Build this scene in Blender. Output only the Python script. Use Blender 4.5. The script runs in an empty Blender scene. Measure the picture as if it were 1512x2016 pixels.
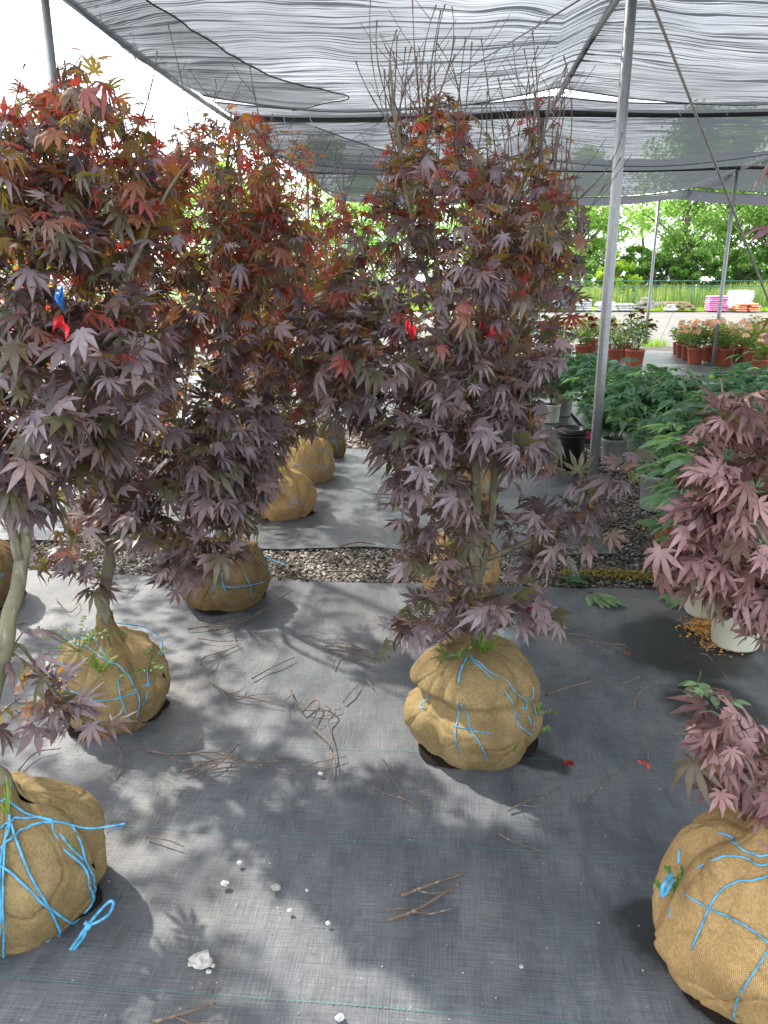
import bpy, math, random
import numpy as np
from mathutils import Vector
R = math.radians
random.seed(7)
rng = np.random.default_rng(7)
SC = bpy.context.scene
COL = SC.collection

# ------------------------------------------------------------------ camera geometry (used to place things on the ground)
PITCH, YAW, FPX, EYE = R(16.87), R(4.5), 1510.0, 1.5
_a = math.pi / 2 - PITCH
_RX = np.array([[1, 0, 0], [0, math.cos(_a), -math.sin(_a)], [0, math.sin(_a), math.cos(_a)]])
_RZ = np.array([[math.cos(YAW), -math.sin(YAW), 0], [math.sin(YAW), math.cos(YAW), 0], [0, 0, 1]])
_M = _RZ @ _RX
def ray(px, py): return _M @ np.array([(px - 756) / FPX, -(py - 1008) / FPX, -1.0])
def G(px, py, z=0.0):
    d = ray(px, py); return np.array([0, 0, EYE]) + d * (z - EYE) / d[2]
def at(px, py, Y):
    d = ray(px, py); return np.array([0, 0, EYE]) + d * Y / d[1]

# ------------------------------------------------------------------ mesh helpers
class MB:
    def __init__(s): s.v = []; s.t = []; s.q = []; s.n = 0; s.c = []; s.c2 = []; s.uv = []; s.hascol = False; s.hasuv = False
    def add(s, v, tris=None, quads=None, col=None, tcol=None, uv=None):
        v = np.asarray(v, float).reshape(-1, 3); k = len(v)
        s.v.append(v)
        if tris is not None and len(tris): s.t.append(np.asarray(tris, int).reshape(-1, 3) + s.n)
        if quads is not None and len(quads): s.q.append(np.asarray(quads, int).reshape(-1, 4) + s.n)
        if col is not None: s.hascol = True
        c = np.ones((k, 3)) * (np.asarray(col) if col is not None else np.array([.5, .5, .5]))
        s.c.append(c)
        s.c2.append(np.ones((k, 3)) * (np.asarray(tcol) if tcol is not None else np.array([.1, .1, .1])))
        if uv is not None: s.hasuv = True; s.uv.append(np.asarray(uv, float))
        else: s.uv.append(np.zeros((k, 2)))
        s.n += k
    def build(s, name, mat, parent=None, org=(0, 0, 0), smooth=True):
        me = bpy.data.meshes.new(name)
        v = np.concatenate(s.v) - np.asarray(org, float)
        t = np.concatenate(s.t) if s.t else np.zeros((0, 3), int)
        q = np.concatenate(s.q) if s.q else np.zeros((0, 4), int)
        me.vertices.add(len(v)); me.vertices.foreach_set('co', v.astype(np.float32).ravel())
        loops = np.concatenate([t.ravel(), q.ravel()]).astype(np.int32)
        me.loops.add(len(loops)); me.loops.foreach_set('vertex_index', loops)
        np_ = len(t) + len(q); me.polygons.add(np_)
        st = np.concatenate([np.arange(len(t)) * 3, len(t) * 3 + np.arange(len(q)) * 4]).astype(np.int32)
        me.polygons.foreach_set('loop_start', st)
        me.polygons.foreach_set('loop_total', np.concatenate([np.full(len(t), 3), np.full(len(q), 4)]).astype(np.int32))
        me.polygons.foreach_set('use_smooth', np.full(np_, bool(smooth)))
        if s.hascol:
            for nm, arr in (('col', s.c), ('tcol', s.c2)):
                a = me.attributes.new(nm, 'FLOAT_COLOR', 'POINT')
                cc = np.concatenate(arr); cc = np.concatenate([cc, np.ones((len(cc), 1))], 1)
                a.data.foreach_set('color', cc.astype(np.float32).ravel())
        if s.hasuv:
            u = me.uv_layers.new(name='UVMap'); uu = np.concatenate(s.uv)
            u.data.foreach_set('uv', uu[loops].astype(np.float32).ravel())
        me.update(calc_edges=True); me.validate()
        if isinstance(mat, (list, tuple)):
            for m in mat: me.materials.append(m)
        elif mat: me.materials.append(mat)
        o = bpy.data.objects.new(name, me); COL.objects.link(o)
        if parent: o.parent = parent
        return o
    # ---- shapes
    def tube(s, pts, rad, n=6, col=None, tcol=None, cap=True, uvscale=None):
        P = np.asarray(pts, float); m = len(P)
        rad = np.ones(m) * np.asarray(rad, float)
        T = np.gradient(P, axis=0); T /= np.linalg.norm(T, axis=1)[:, None] + 1e-9
        a = np.array([0, 0, 1.0]) if abs(T[0][2]) < .9 else np.array([1.0, 0, 0])
        U = np.zeros_like(P); u = np.cross(T[0], a); u /= np.linalg.norm(u)
        for i in range(m):
            u = u - T[i] * np.dot(u, T[i]); u /= np.linalg.norm(u) + 1e-9; U[i] = u
        W = np.cross(T, U)
        th = np.arange(n) * 2 * math.pi / n
        V = P[:, None] + rad[:, None, None] * (np.cos(th)[None, :, None] * U[:, None] + np.sin(th)[None, :, None] * W[:, None])
        i = np.arange(m - 1)[:, None]; j = np.arange(n)[None]
        q = np.stack([i * n + j, i * n + (j + 1) % n, (i + 1) * n + (j + 1) % n, (i + 1) * n + j], -1).reshape(-1, 4)
        V = V.reshape(-1, 3); tr = []
        if cap:
            V = np.concatenate([V, P[:1], P[-1:]]); c0, c1 = m * n, m * n + 1
            for k in range(n):
                tr.append((c0, (k + 1) % n, k)); tr.append((c1, (m - 1) * n + k, (m - 1) * n + (k + 1) % n))
        s.add(V, tr, q, col, tcol)
    def lathe(s, prof, n=32, center=(0, 0, 0), col=None):
        P = np.asarray(prof, float); m = len(P); th = np.arange(n) * 2 * math.pi / n
        V = np.stack([P[:, 0][:, None] * np.cos(th), P[:, 0][:, None] * np.sin(th), np.repeat(P[:, 1][:, None], n, 1)], -1).reshape(-1, 3) + np.asarray(center)
        i = np.arange(m - 1)[:, None]; j = np.arange(n)[None]
        q = np.stack([i * n + j, i * n + (j + 1) % n, (i + 1) * n + (j + 1) % n, (i + 1) * n + j], -1).reshape(-1, 4)
        s.add(V, None, q, col)
    def box(s, c, d, rot=0, col=None, bev=0):
        c = np.asarray(c, float); d = np.asarray(d, float) / 2
        if bev: return s.rbox(c, d, rot, col, bev)
        V = np.array([[x, y, z] for x in (-1, 1) for y in (-1, 1) for z in (-1, 1)], float) * d
        cr, sr = math.cos(rot), math.sin(rot)
        V = np.stack([V[:, 0] * cr - V[:, 1] * sr, V[:, 0] * sr + V[:, 1] * cr, V[:, 2]], -1) + c
        s.add(V, None, [(0, 1, 3, 2), (4, 6, 7, 5), (0, 4, 5, 1), (2, 3, 7, 6), (0, 2, 6, 4), (1, 5, 7, 3)], col)
    def pillow(s, c, d, rot=0, col=None, e=.35, nu=20, nv=10):
        # superellipsoid: a filled sack
        th = np.linspace(0, 2 * math.pi, nu, endpoint=False); ph = np.linspace(-math.pi / 2, math.pi / 2, nv)
        f = lambda w, e: np.sign(w) * np.abs(w) ** e
        x = f(np.cos(ph), .6)[:, None] * f(np.cos(th), e)[None]; y = f(np.cos(ph), .6)[:, None] * f(np.sin(th), e)[None]
        z = np.repeat(f(np.sin(ph), .6)[:, None], nu, 1)
        V = np.stack([x * d[0] / 2, y * d[1] / 2, z * d[2] / 2], -1).reshape(-1, 3)
        V *= 1 + .03 * np.sin(7 * V[:, :1] / d[0] + 5 * V[:, 1:2] / d[1] + c[2] * 40)
        cr, sr = math.cos(rot), math.sin(rot)
        V = np.stack([V[:, 0] * cr - V[:, 1] * sr, V[:, 0] * sr + V[:, 1] * cr, V[:, 2]], -1) + np.asarray(c)
        i = np.arange(nv - 1)[:, None]; j = np.arange(nu)[None]
        q = np.stack([i * nu + j, i * nu + (j + 1) % nu, (i + 1) * nu + (j + 1) % nu, (i + 1) * nu + j], -1).reshape(-1, 4)
        s.add(V, None, q, col)
    def inst(s, tv, tt, pos, A, scale, col, tcol, droop=None, rib=None):
        """scatter a template: tv (V,3), tt tris, A (n,3,3) rows = x,y,z axes"""
        n = len(pos); V = len(tv)
        T = np.repeat(tv[None], n, 0).copy()
        if droop is not None:
            r2 = tv[:, 0] ** 2 + tv[:, 1] ** 2
            T[:, :, 2] -= droop[:, None] * r2[None]
        sc = np.asarray(scale)
        W = np.einsum('nvk,nkj->nvj', T, A) * sc[:, None, None] + np.asarray(pos)[:, None]
        rb = np.ones(V) if rib is None else rib
        C = np.asarray(col)[:, None] * rb[None, :, None]; C2 = np.repeat(np.asarray(tcol)[:, None], V, 1)
        F = (np.asarray(tt)[None] + (np.arange(n) * V)[:, None, None]).reshape(-1, 3)
        s.add(W.reshape(-1, 3), F, None, C.reshape(-1, 3), C2.reshape(-1, 3))

def tag(o, label=None, cat=None, group=None, kind=None):
    if label: o['label'] = label
    if cat: o['category'] = cat
    if group: o['group'] = group
    if kind: o['kind'] = kind
    return o
def thing(name, label, cat, loc=(0, 0, 0), rz=0, group=None):
    o = bpy.data.objects.new(name, None); COL.objects.link(o)
    o.location = [float(k) for k in loc]; o.rotation_euler = (0, 0, rz); o.empty_display_size = .1
    return tag(o, label, cat, group)
def kids(o): return [c for c in bpy.data.objects if c.parent == o]
def copy_tree(o, parent=None):
    c = o.copy(); COL.objects.link(c); c.parent = parent
    for ch in kids(o): copy_tree(ch, c)
    return c
def catmull(P, k=8):
    P = np.asarray(P, float)
    Q = np.concatenate([[2 * P[0] - P[1]], P, [2 * P[-1] - P[-2]]]); out = []
    for i in range(1, len(Q) - 2):
        a, b, c, d = Q[i - 1], Q[i], Q[i + 1], Q[i + 2]
        for t in np.linspace(0, 1, k, endpoint=False):
            out.append(.5 * (2 * b + (c - a) * t + (2 * a - 5 * b + 4 * c - d) * t * t + (3 * b - a - 3 * c + d) * t ** 3))
    out.append(P[-1]); return np.array(out)
def nrm(a): return a / (np.linalg.norm(a, axis=-1, keepdims=True) + 1e-9)
def vnoise(x, y, seed=0):
    """smooth value noise in 2d, -1..1"""
    x = np.asarray(x, float); y = np.asarray(y, float)
    xi = np.floor(x).astype(int); yi = np.floor(y).astype(int); fx = x - xi; fy = y - yi
    fx = fx * fx * (3 - 2 * fx); fy = fy * fy * (3 - 2 * fy)
    def h(a, b):
        n = (a * 374761393 + b * 668265263 + seed * 974634777) & 0x7fffffff
        n = ((n ^ (n >> 13)) * 1274126177) & 0x7fffffff
        return ((n ^ (n >> 16)) & 0xffff) / 32767.5 - 1
    return (h(xi, yi) * (1 - fx) + h(xi + 1, yi) * fx) * (1 - fy) + (h(xi, yi + 1) * (1 - fx) + h(xi + 1, yi + 1) * fx) * fy

# ------------------------------------------------------------------ materials
class NT:
    def __init__(s, name):
        s.m = bpy.data.materials.new(name); s.m.use_nodes = True; s.nt = s.m.node_tree; s.nt.nodes.clear()
        s.out = s.nt.nodes.new('ShaderNodeOutputMaterial')
    def n(s, t, props=None, **inp):
        x = s.nt.nodes.new(t)
        for k, v in (props or {}).items(): setattr(x, k, v)
        for k, v in inp.items():
            key = int(k[1:]) if k[0] == 'i' and k[1:].isdigit() else k.replace('_', ' ')
            s.set(x.inputs[key], v)
        return x
    def set(s, sock, v):
        if isinstance(v, bpy.types.NodeSocket): s.nt.links.new(v, sock)
        elif isinstance(v, (tuple, list)) and len(v) == 3 and sock.type == 'RGBA': sock.default_value = (*v, 1)
        else: sock.default_value = v
    def surf(s, sock): s.nt.links.new(sock, s.out.inputs['Surface']); return s.m
    def pos(s): return s.n('ShaderNodeNewGeometry').outputs['Position']
    def obj(s): return s.n('ShaderNodeTexCoord').outputs['Object']
    def map(s, vec, scale=(1, 1, 1), rot=(0, 0, 0)):
        return s.n('ShaderNodeMapping', Vector=vec, Scale=scale, Rotation=rot).outputs[0]
    def noise(s, vec, scale=5, detail=4, rough=.55, dist=0):
        return s.n('ShaderNodeTexNoise', Vector=vec, Scale=scale, Detail=detail, Roughness=rough, Distortion=dist).outputs['Fac']
    def ramp(s, fac, *stops):
        r = s.n('ShaderNodeValToRGB', Fac=fac); e = r.color_ramp.elements
        while len(e) < len(stops): e.new(.5)
        for k, (p, c) in enumerate(stops):
            e[k].position = p; e[k].color = (*c, 1) if isinstance(c, (tuple, list)) else (c, c, c, 1)
        return r.outputs['Color']
    def math(s, op, a, b=0.0, c=None, clamp=False):
        x = s.n('ShaderNodeMath', {'operation': op, 'use_clamp': clamp}, i0=a, i1=b)
        if c is not None: s.set(x.inputs[2], c)
        return x.outputs[0]
    def mix(s, fac, a, b, mode='MIX'):
        x = s.n('ShaderNodeMix', {'data_type': 'RGBA', 'blend_type': mode})
        s.set(x.inputs[0], fac); s.set(x.inputs[6], a); s.set(x.inputs[7], b); return x.outputs[2]
    def attr(s, name): return s.n('ShaderNodeAttribute', {'attribute_name': name}).outputs['Color']
    def bump(s, h, strength=.3, dist=.01): return s.n('ShaderNodeBump', Height=h, Strength=strength, Distance=dist).outputs[0]
    def bsdf(s, col, rough=.6, normal=None, **k):
        b = s.n('ShaderNodeBsdfPrincipled'); s.set(b.inputs['Base Color'], col); s.set(b.inputs['Roughness'], rough)
        if normal is not None: s.set(b.inputs['Normal'], normal)
        for kk, v in k.items(): s.set(b.inputs[kk.replace('_', ' ')], v)
        return b.outputs[0]

def mat_leaf(name, rough=.5, tfac=.42, spec=.5, sheen=0.0):
    t = NT(name); c = t.attr('col')
    n1 = t.noise(t.obj(), 55, 3)
    c2 = t.mix(1.0, c, t.ramp(n1, (.25, .72), (.75, 1.25)), 'MULTIPLY')
    b = t.bsdf(c2, rough, Specular_IOR_Level=spec)
    tr = t.n('ShaderNodeBsdfTranslucent', Color=t.attr('tcol')).outputs[0]
    return t.surf(t.n('ShaderNodeMixShader', i0=tfac, i1=b, i2=tr).outputs[0])
M_LEAF = mat_leaf('maple_leaf', .45, .36, .65)
M_GREEN = mat_leaf('green_leaf', .45, .35, .5)
M_FAR = mat_leaf('far_leaf', .6, .5, .3)
M_PETAL = mat_leaf('petal', .7, .35, .2)

def mat_bark(name, a, b, c):
    t = NT(name); p = t.obj()
    n1 = t.noise(t.map(p, (1, 1, .25)), 60, 5); n2 = t.noise(p, 14, 3)
    col = t.mix(t.ramp(n2, (.35, 0.), (.65, 1.)), a, b)
    col = t.mix(t.ramp(n1, (.55, 0.), (.72, .8)), col, c)
    return t.surf(t.bsdf(col, .8, t.bump(n1, .5, .003)))
M_BARK = mat_bark('maple_bark', (.16, .145, .085), (.10, .095, .06), (.28, .26, .2))
M_TWIG = mat_bark('twig_bark', (.075, .05, .04), (.11, .08, .065), (.17, .14, .12))
M_DEAD = mat_bark('dry_twig', (.13, .095, .07), (.085, .06, .046), (.30, .25, .2))
M_FARBARK = mat_bark('far_bark', (.16, .14, .11), (.11, .10, .08), (.22, .2, .17))

def mat_burlap(name, c1, c2, soil=.5):
    t = NT(name); uv = t.n('ShaderNodeTexCoord').outputs['UV']; p = t.obj()
    ws = t.n('ShaderNodeVectorMath', {'operation': 'ADD'}, i0=uv, i1=t.n('ShaderNodeVectorMath', {'operation': 'SCALE'}, i0=t.n('ShaderNodeTexNoise', Vector=uv, Scale=9.0).outputs['Color'], Scale=.02).outputs[0]).outputs[0]
    w1 = t.n('ShaderNodeTexWave', {'bands_direction': 'X'}, Vector=ws, Scale=88., Distortion=1.4, Detail=2., Detail_Scale=2.).outputs['Fac']
    w2 = t.n('ShaderNodeTexWave', {'bands_direction': 'Y'}, Vector=ws, Scale=94., Distortion=1.4, Detail=2., Detail_Scale=2.).outputs['Fac']
    weave = t.math('MULTIPLY', w1, w2)
    big = t.noise(p, 9, 4); fine = t.noise(p, 160, 3); stain = t.noise(p, 5, 5, .6, .4)
    col = t.mix(t.ramp(big, (.3, 0.), (.7, 1.)), c1, c2)
    col = t.mix(1., col, t.ramp(weave, (0., .55), (.6, 1.18)), 'MULTIPLY')
    col = t.mix(1., col, t.ramp(fine, (.25, .7), (.75, 1.25)), 'MULTIPLY')
    col = t.mix(t.math('MULTIPLY', t.ramp(stain, (.52, 0.), (.68, 1.)), soil), col, (.075, .055, .032))
    lint = t.noise(t.map(p, (60, 60, 220)), 1.5, 3, .7)
    col = t.mix(t.math('MULTIPLY', t.ramp(lint, (.62, 0.), (.72, 1.)), .35), col, (.55, .43, .26))
    h = t.math('ADD', t.math('MULTIPLY', weave, .8), t.math('MULTIPLY', fine, .6))
    return t.surf(t.bsdf(col, .9, t.bump(h, .75, .004), Specular_IOR_Level=.15))
M_BURLAP = mat_burlap('burlap_olive', (.42, .31, .15), (.31, .225, .10), .4)
M_BURLAP2 = mat_burlap('burlap_tan', (.62, .41, .18), (.48, .31, .13), .3)
M_BURLAP3 = mat_burlap('burlap_brown', (.31, .215, .10), (.22, .15, .07), .7)

def mat_plain(name, col, rough=.5, var=.2, scale=30, bump=.0, metal=0., spec=.5):
    t = NT(name); n1 = t.noise(t.obj(), scale, 4)
    c = t.mix(1., col, t.ramp(n1, (.25, 1 - var), (.75, 1 + var)), 'MULTIPLY')
    return t.surf(t.bsdf(c, rough, t.bump(n1, bump, .004) if bump else None, Metallic=metal, Specular_IOR_Level=spec))
M_TWINE = mat_plain('blue_twine', (.06, .27, .44), .55, .55, 45)
M_TWINEW = mat_plain('pale_twine', (.45, .6, .62), .6, .2, 60)
M_SOIL = mat_plain('soil', (.012, .009, .007), .95, .5, 120, .8, spec=.1)
M_POT_BEIGE = mat_plain('beige_plastic', (.52, .53, .42), .5, .07, 12)
M_POT_GREY = mat_plain('grey_plastic', (.22, .24, .22), .5, .1, 12)
M_POT_BLACK = mat_plain('black_plastic', (.012, .012, .013), .28, .3, 10)
M_POT_TERRA = mat_plain('terracotta_plastic', (.27, .065, .035), .5, .15, 12)
M_LABEL = mat_plain('white_sticker', (.75, .75, .72), .5, .05, 30)
M_INK = mat_plain('printed_ink', (.05, .05, .06), .6, .1, 30)
M_PINKPRINT = mat_plain('pink_print', (.55, .03, .16), .4, .3, 90)
M_DARKPRINT = mat_plain('dark_print', (.03, .05, .035), .4, .3, 60)
M_RIBBON = mat_plain('red_ribbon', (.65, .02, .03), .4, .15, 30)
M_BLUETAG = mat_plain('blue_ribbon', (.03, .2, .6), .4, .15, 30)
M_STONE = mat_plain('pale_stone', (.36, .35, .32), .9, .25, 60, .6)
M_STONEG = mat_plain('grey_stone', (.27, .26, .24), .9, .25, 60, .6)
M_ZIP = mat_plain('white_tie', (.7, .7, .7), .5, .05, 30)
M_CABLE = mat_plain('steel_cable', (.3, .28, .25), .5, .2, 30, metal=.2)
M_WHITEBAG = mat_plain('white_film', (.72, .74, .76), .35, .1, 3)
M_PINKBAG = mat_plain('pink_bag', (.62, .22, .42), .4, .2, 3)
M_ORANGEBAG = mat_plain('orange_bag', (.72, .28, .16), .4, .25, 3)
M_GREYBAG = mat_plain('grey_bag', (.5, .53, .52), .45, .35, 2.5)
M_WOOD = mat_plain('pallet_wood', (.3, .22, .14), .8, .25, 8)
M_CAR = mat_plain('dark_car_paint', (.03, .035, .045), .2, .1, 3)
M_GLASS = mat_plain('car_glass', (.02, .025, .03), .08, .1, 3)
M_RUBBER = mat_plain('rubber', (.015, .015, .015), .8, .2, 20)
M_TAIL = mat_plain('tail_light', (.6, .03, .03), .2, .1, 20)
M_SAWDUST = mat_leaf('chips', .85, .0, .2)
M_FENCE = mat_plain('fence_green', (.03, .13, .10), .5, .15, 10)

def mat_steel():
    t = NT('galvanised_steel'); p = t.obj()
    v = t.n('ShaderNodeTexVoronoi', Vector=t.map(p, (1, 1, .5)), Scale=70.).outputs['Color']
    n1 = t.noise(t.map(p, (1, 1, .1)), 25, 5)
    c = t.mix(.07, t.ramp(n1, (.3, (.22, .235, .245)), (.7, (.36, .375, .38))), t.n('ShaderNodeRGBToBW', Color=v).outputs[0])
    return t.surf(t.bsdf(c, t.ramp(n1, (.3, .38), (.7, .55)), None, Metallic=.75))
M_STEEL = mat_steel()
M_PIPE = mat_plain('black_pipe', (.025, .027, .03), .5, .3, 10)

def mat_mesh():
    t = NT('chain_link'); p = t.pos(); 
    s = t.n('ShaderNodeSeparateXYZ', Vector=p); k = math.pi / .055
    a = t.math('ABSOLUTE', t.math('SINE', t.math('MULTIPLY', t.math('ADD', s.outputs[0], s.outputs[2]), k)))
    b = t.math('ABSOLUTE', t.math('SINE', t.math('MULTIPLY', t.math('SUBTRACT', s.outputs[0], s.outputs[2]), k)))
    w = t.math('LESS_THAN', t.math('MINIMUM', a, b), .16)
    sh = t.bsdf((.03, .12, .095), .5)
    return t.surf(t.n('ShaderNodeMixShader', i0=w, i1=t.n('ShaderNodeBsdfTransparent').outputs[0], i2=sh).outputs[0])
M_MESH = mat_mesh()

def mat_cloth(name, dens, wr=1.0):
    """knitted shade cloth: holes let the sky through, gathered folds are denser"""
    t = NT(name); p = t.pos()
    wp = t.n('ShaderNodeVectorMath', {'operation': 'ADD'}, i0=p, i1=t.n('ShaderNodeVectorMath', {'operation': 'SCALE'}, i0=t.n('ShaderNodeTexNoise', Vector=p, Scale=.8).outputs['Color'], Scale=.5).outputs[0]).outputs[0]
    # pleats run crosswise and sweep up towards the ridge pipes they hang from
    sx = t.n('ShaderNodeSeparateXYZ', Vector=wp); v = sx.outputs[1]
    for xr in (1.03, 4.82, -2.5):
        e = t.math('POWER', 2.718, t.math('MULTIPLY', t.math('ABSOLUTE', t.math('SUBTRACT', sx.outputs[0], xr)), -1.6))
        v = t.math('SUBTRACT', v, t.math('MULTIPLY', e, .55))
    cv = t.n('ShaderNodeCombineXYZ', i0=sx.outputs[0], i1=v, i2=0.).outputs[0]
    big = t.noise(p, .8, 3)
    tot = None
    for fx, fy, lo, hi, w in ((.22, 11, .555, .60, .5), (.35, 24, .56, .61, .42), (.5, 48, .53, .62, .22)):
        nn = t.noise(t.map(cv, (fx, fy, 1)), 2.0, 3, .5)
        ln = t.math('MULTIPLY', t.ramp(nn, (lo, 0.), (hi, 1.)), w * wr); tot = ln if tot is None else t.math('MAXIMUM', tot, ln)
    d = t.math('ADD', t.math('MULTIPLY', tot, t.ramp(big, (.3, .45), (.6, 1.))), t.math('ADD', dens - .06, t.math('MULTIPLY', t.ramp(big, (.35, 1.), (.65, 0.)), .10)), clamp=True)
    df = t.bsdf((.022, .024, .028), .7)
    tl = t.n('ShaderNodeBsdfTranslucent', Color=(.08, .09, .105)).outputs[0]
    yarn = t.n('ShaderNodeMixShader', i0=.35, i1=df, i2=tl).outputs[0]
    return t.surf(t.n('ShaderNodeMixShader', i0=d, i1=t.n('ShaderNodeBsdfTransparent').outputs[0], i2=yarn).outputs[0])
M_CLOTH = mat_cloth('shade_cloth', .835, .75)
M_CLOTH2 = mat_cloth('shade_cloth_dense', .885, .8)
M_CLOTH3 = mat_cloth('shade_cloth_layer', .42, .5)

def mat_fabric(name, stains=(), dust=.5, shine=0.):
    t = NT(name); p = t.pos()
    t1 = t.noise(t.map(p, (6, 170, 1)), 1.6, 4, .65); t2 = t.noise(t.map(p, (170, 6, 1)), 1.6, 4, .65)
    weave = t.math('ADD', t.math('MULTIPLY', t1, .55), t.math('MULTIPLY', t2, .45))
    big = t.noise(p, 1.3, 5, .6, .3); med = t.noise(t.map(p, (1.6, .8, 1)), 4.5, 6, .65); fine = t.noise(p, 90, 4, .7)
    dirt = t.math('ADD', t.math('MULTIPLY', big, .55), t.math('MULTIPLY', med, .45))
    dm = t.ramp(dirt, (.44, 0.), (.62, 1.))
    dm = t.math('MULTIPLY', dm, t.ramp(fine, (.3, .45), (.6, 1.)))
    dm = t.math('MULTIPLY', dm, dust)
    base = t.mix(t.ramp(med, (.3, 0.), (.7, 1.)), (.054, .061, .073), (.088, .098, .114))
    col = t.mix(dm, base, (.185, .19, .195))
    silt = t.noise(t.map(p, (1.2, .5, 1), (0, 0, .2)), 1.7, 6, .7, .5)
    col = t.mix(t.math('MULTIPLY', t.ramp(silt, (.53, 0.), (.64, 1.)), .5), col, (.155, .148, .135))
    col = t.mix(t.math('MULTIPLY', t.ramp(silt, (.34, 1.), (.43, 0.)), .4), col, (.03, .034, .042))
    col = t.mix(1., col, t.ramp(weave, (.30, .42), (.50, .98), (.68, 1.5)), 'MULTIPLY')
    vo = t.n('ShaderNodeTexVoronoi', Vector=p, Scale=34., Randomness=1.)
    sp = t.math('LESS_THAN', vo.outputs['Distance'], t.math('MULTIPLY', t.noise(p, 8, 2), .13))
    col = t.mix(t.math('MULTIPLY', sp, .7), col, (.015, .016, .02))
    vo2 = t.n('ShaderNodeTexVoronoi', Vector=p, Scale=21., Randomness=1.)
    sp2 = t.math('LESS_THAN', vo2.outputs['Distance'], t.math('MULTIPLY', t.noise(p, 5, 2), .085))
    col = t.mix(t.math('MULTIPLY', sp2, .6), col, (.36, .36, .34))
    rough = t.ramp(weave, (.3, .62 - shine), (.7, .42 - shine))
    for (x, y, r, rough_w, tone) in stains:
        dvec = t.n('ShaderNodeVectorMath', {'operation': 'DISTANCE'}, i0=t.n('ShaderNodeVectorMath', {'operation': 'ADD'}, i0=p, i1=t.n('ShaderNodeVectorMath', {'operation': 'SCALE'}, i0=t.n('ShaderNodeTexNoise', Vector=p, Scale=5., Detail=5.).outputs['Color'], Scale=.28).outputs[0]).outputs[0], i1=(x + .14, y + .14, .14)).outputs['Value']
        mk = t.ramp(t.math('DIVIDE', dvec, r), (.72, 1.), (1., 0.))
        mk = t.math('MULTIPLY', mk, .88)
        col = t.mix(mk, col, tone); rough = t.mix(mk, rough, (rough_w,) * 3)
    h = t.math('ADD', weave, t.math('MULTIPLY', fine, .25))
    return t.surf(t.bsdf(col, rough, t.bump(h, .55, .006), Specular_IOR_Level=.5))
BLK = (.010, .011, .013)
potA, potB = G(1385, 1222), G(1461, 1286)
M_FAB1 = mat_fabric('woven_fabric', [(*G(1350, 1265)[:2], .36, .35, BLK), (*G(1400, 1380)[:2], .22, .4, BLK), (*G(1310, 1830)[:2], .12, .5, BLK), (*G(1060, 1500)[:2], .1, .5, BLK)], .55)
M_FAB2 = mat_fabric('woven_fabric_wavy', [(.85, 4.45, .3, .22, (.05, .056, .066)), (.8, 5.9, .35, .25, (.06, .066, .075))], .65, .14)
M_FAB3 = mat_fabric('woven_fabric_far', (), .95, .12)
M_STITCH = mat_plain('green_stitch', (.05, .20, .165), .6, .15, 60)

def mat_ground(name, stops, scale, rough=.9, bump=.4, fs=60):
    t = NT(name); p = t.pos(); n1 = t.noise(p, scale, 6, .65); n2 = t.noise(p, fs, 4, .7)
    c = t.ramp(n1, *stops); c = t.mix(1., c, t.ramp(n2, (.3, .65), (.7, 1.35)), 'MULTIPLY')
    return t.surf(t.bsdf(c, rough, t.bump(n2, bump, .01)))
M_LOT = mat_ground('gravel_lot', ((.3, (.115, .105, .092)), (.7, (.165, .154, .14))), .5, .9, .5, 9)
M_EARTH = mat_ground('gravel_earth', ((.3, (.06, .048, .036)), (.7, (.13, .11, .085))), 3, .95, .8, 70)
M_GRASSB = mat_ground('grass_ground', ((.3, (.08, .14, .02)), (.7, (.14, .22, .035))), 1.5, .9, .6, 12)
M_STONES = mat_leaf('gravel_stone', .85, .0, .3)

# ------------------------------------------------------------------ world, sun, camera
SUN_EL, SUN_AZ = R(41), R(-50)   # azimuth from +Y, negative = to the left
W = bpy.data.worlds.new('World'); SC.world = W; W.use_nodes = True
nt = W.node_tree; bg = nt.nodes['Background']
sky = nt.nodes.new('ShaderNodeTexSky'); sky.sky_type = 'NISHITA'; sky.sun_disc = False
sky.sun_elevation = SUN_EL; sky.sun_rotation = SUN_AZ; sky.dust_density = 3.0; sky.air_density = 1.0; sky.ozone_density = 1.0
tc = nt.nodes.new('ShaderNodeTexCoord'); mp = nt.nodes.new('ShaderNodeMapping'); mp.inputs['Scale'].default_value = (1, 1, 3.2)
nz = nt.nodes.new('ShaderNodeTexNoise'); nz.inputs['Scale'].default_value = 1.6; nz.inputs['Detail'].default_value = 6; nz.inputs['Roughness'].default_value = .6
rp = nt.nodes.new('ShaderNodeValToRGB'); rp.color_ramp.elements[0].position = .28; rp.color_ramp.elements[1].position = .55
rp.color_ramp.elements[0].color = (.25,) * 3 + (1,)
mx = nt.nodes.new('ShaderNodeMix'); mx.data_type = 'RGBA'
nt.links.new(tc.outputs['Generated'], mp.inputs[0]); nt.links.new(mp.outputs[0], nz.inputs['Vector']); nt.links.new(nz.outputs['Fac'], rp.inputs[0])
nt.links.new(rp.outputs[0], mx.inputs[0]); nt.links.new(sky.outputs[0], mx.inputs[6]); mx.inputs[7].default_value = (7.5, 7.8, 8.2, 1)
nt.links.new(mx.outputs[2], bg.inputs['Color']); bg.inputs['Strength'].default_value = .15
sl = bpy.data.lights.new('sun', 'SUN'); sl.energy = 2.7; sl.angle = R(1.3); sl.color = (1, .93, .82)
so = bpy.data.objects.new('sun', sl); COL.objects.link(so)
sd = Vector((math.sin(SUN_AZ) * math.cos(SUN_EL), math.cos(SUN_AZ) * math.cos(SUN_EL), math.sin(SUN_EL)))
so.rotation_euler = (-sd).to_track_quat('-Z', 'Y').to_euler(); so.location = sd * 30
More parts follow.
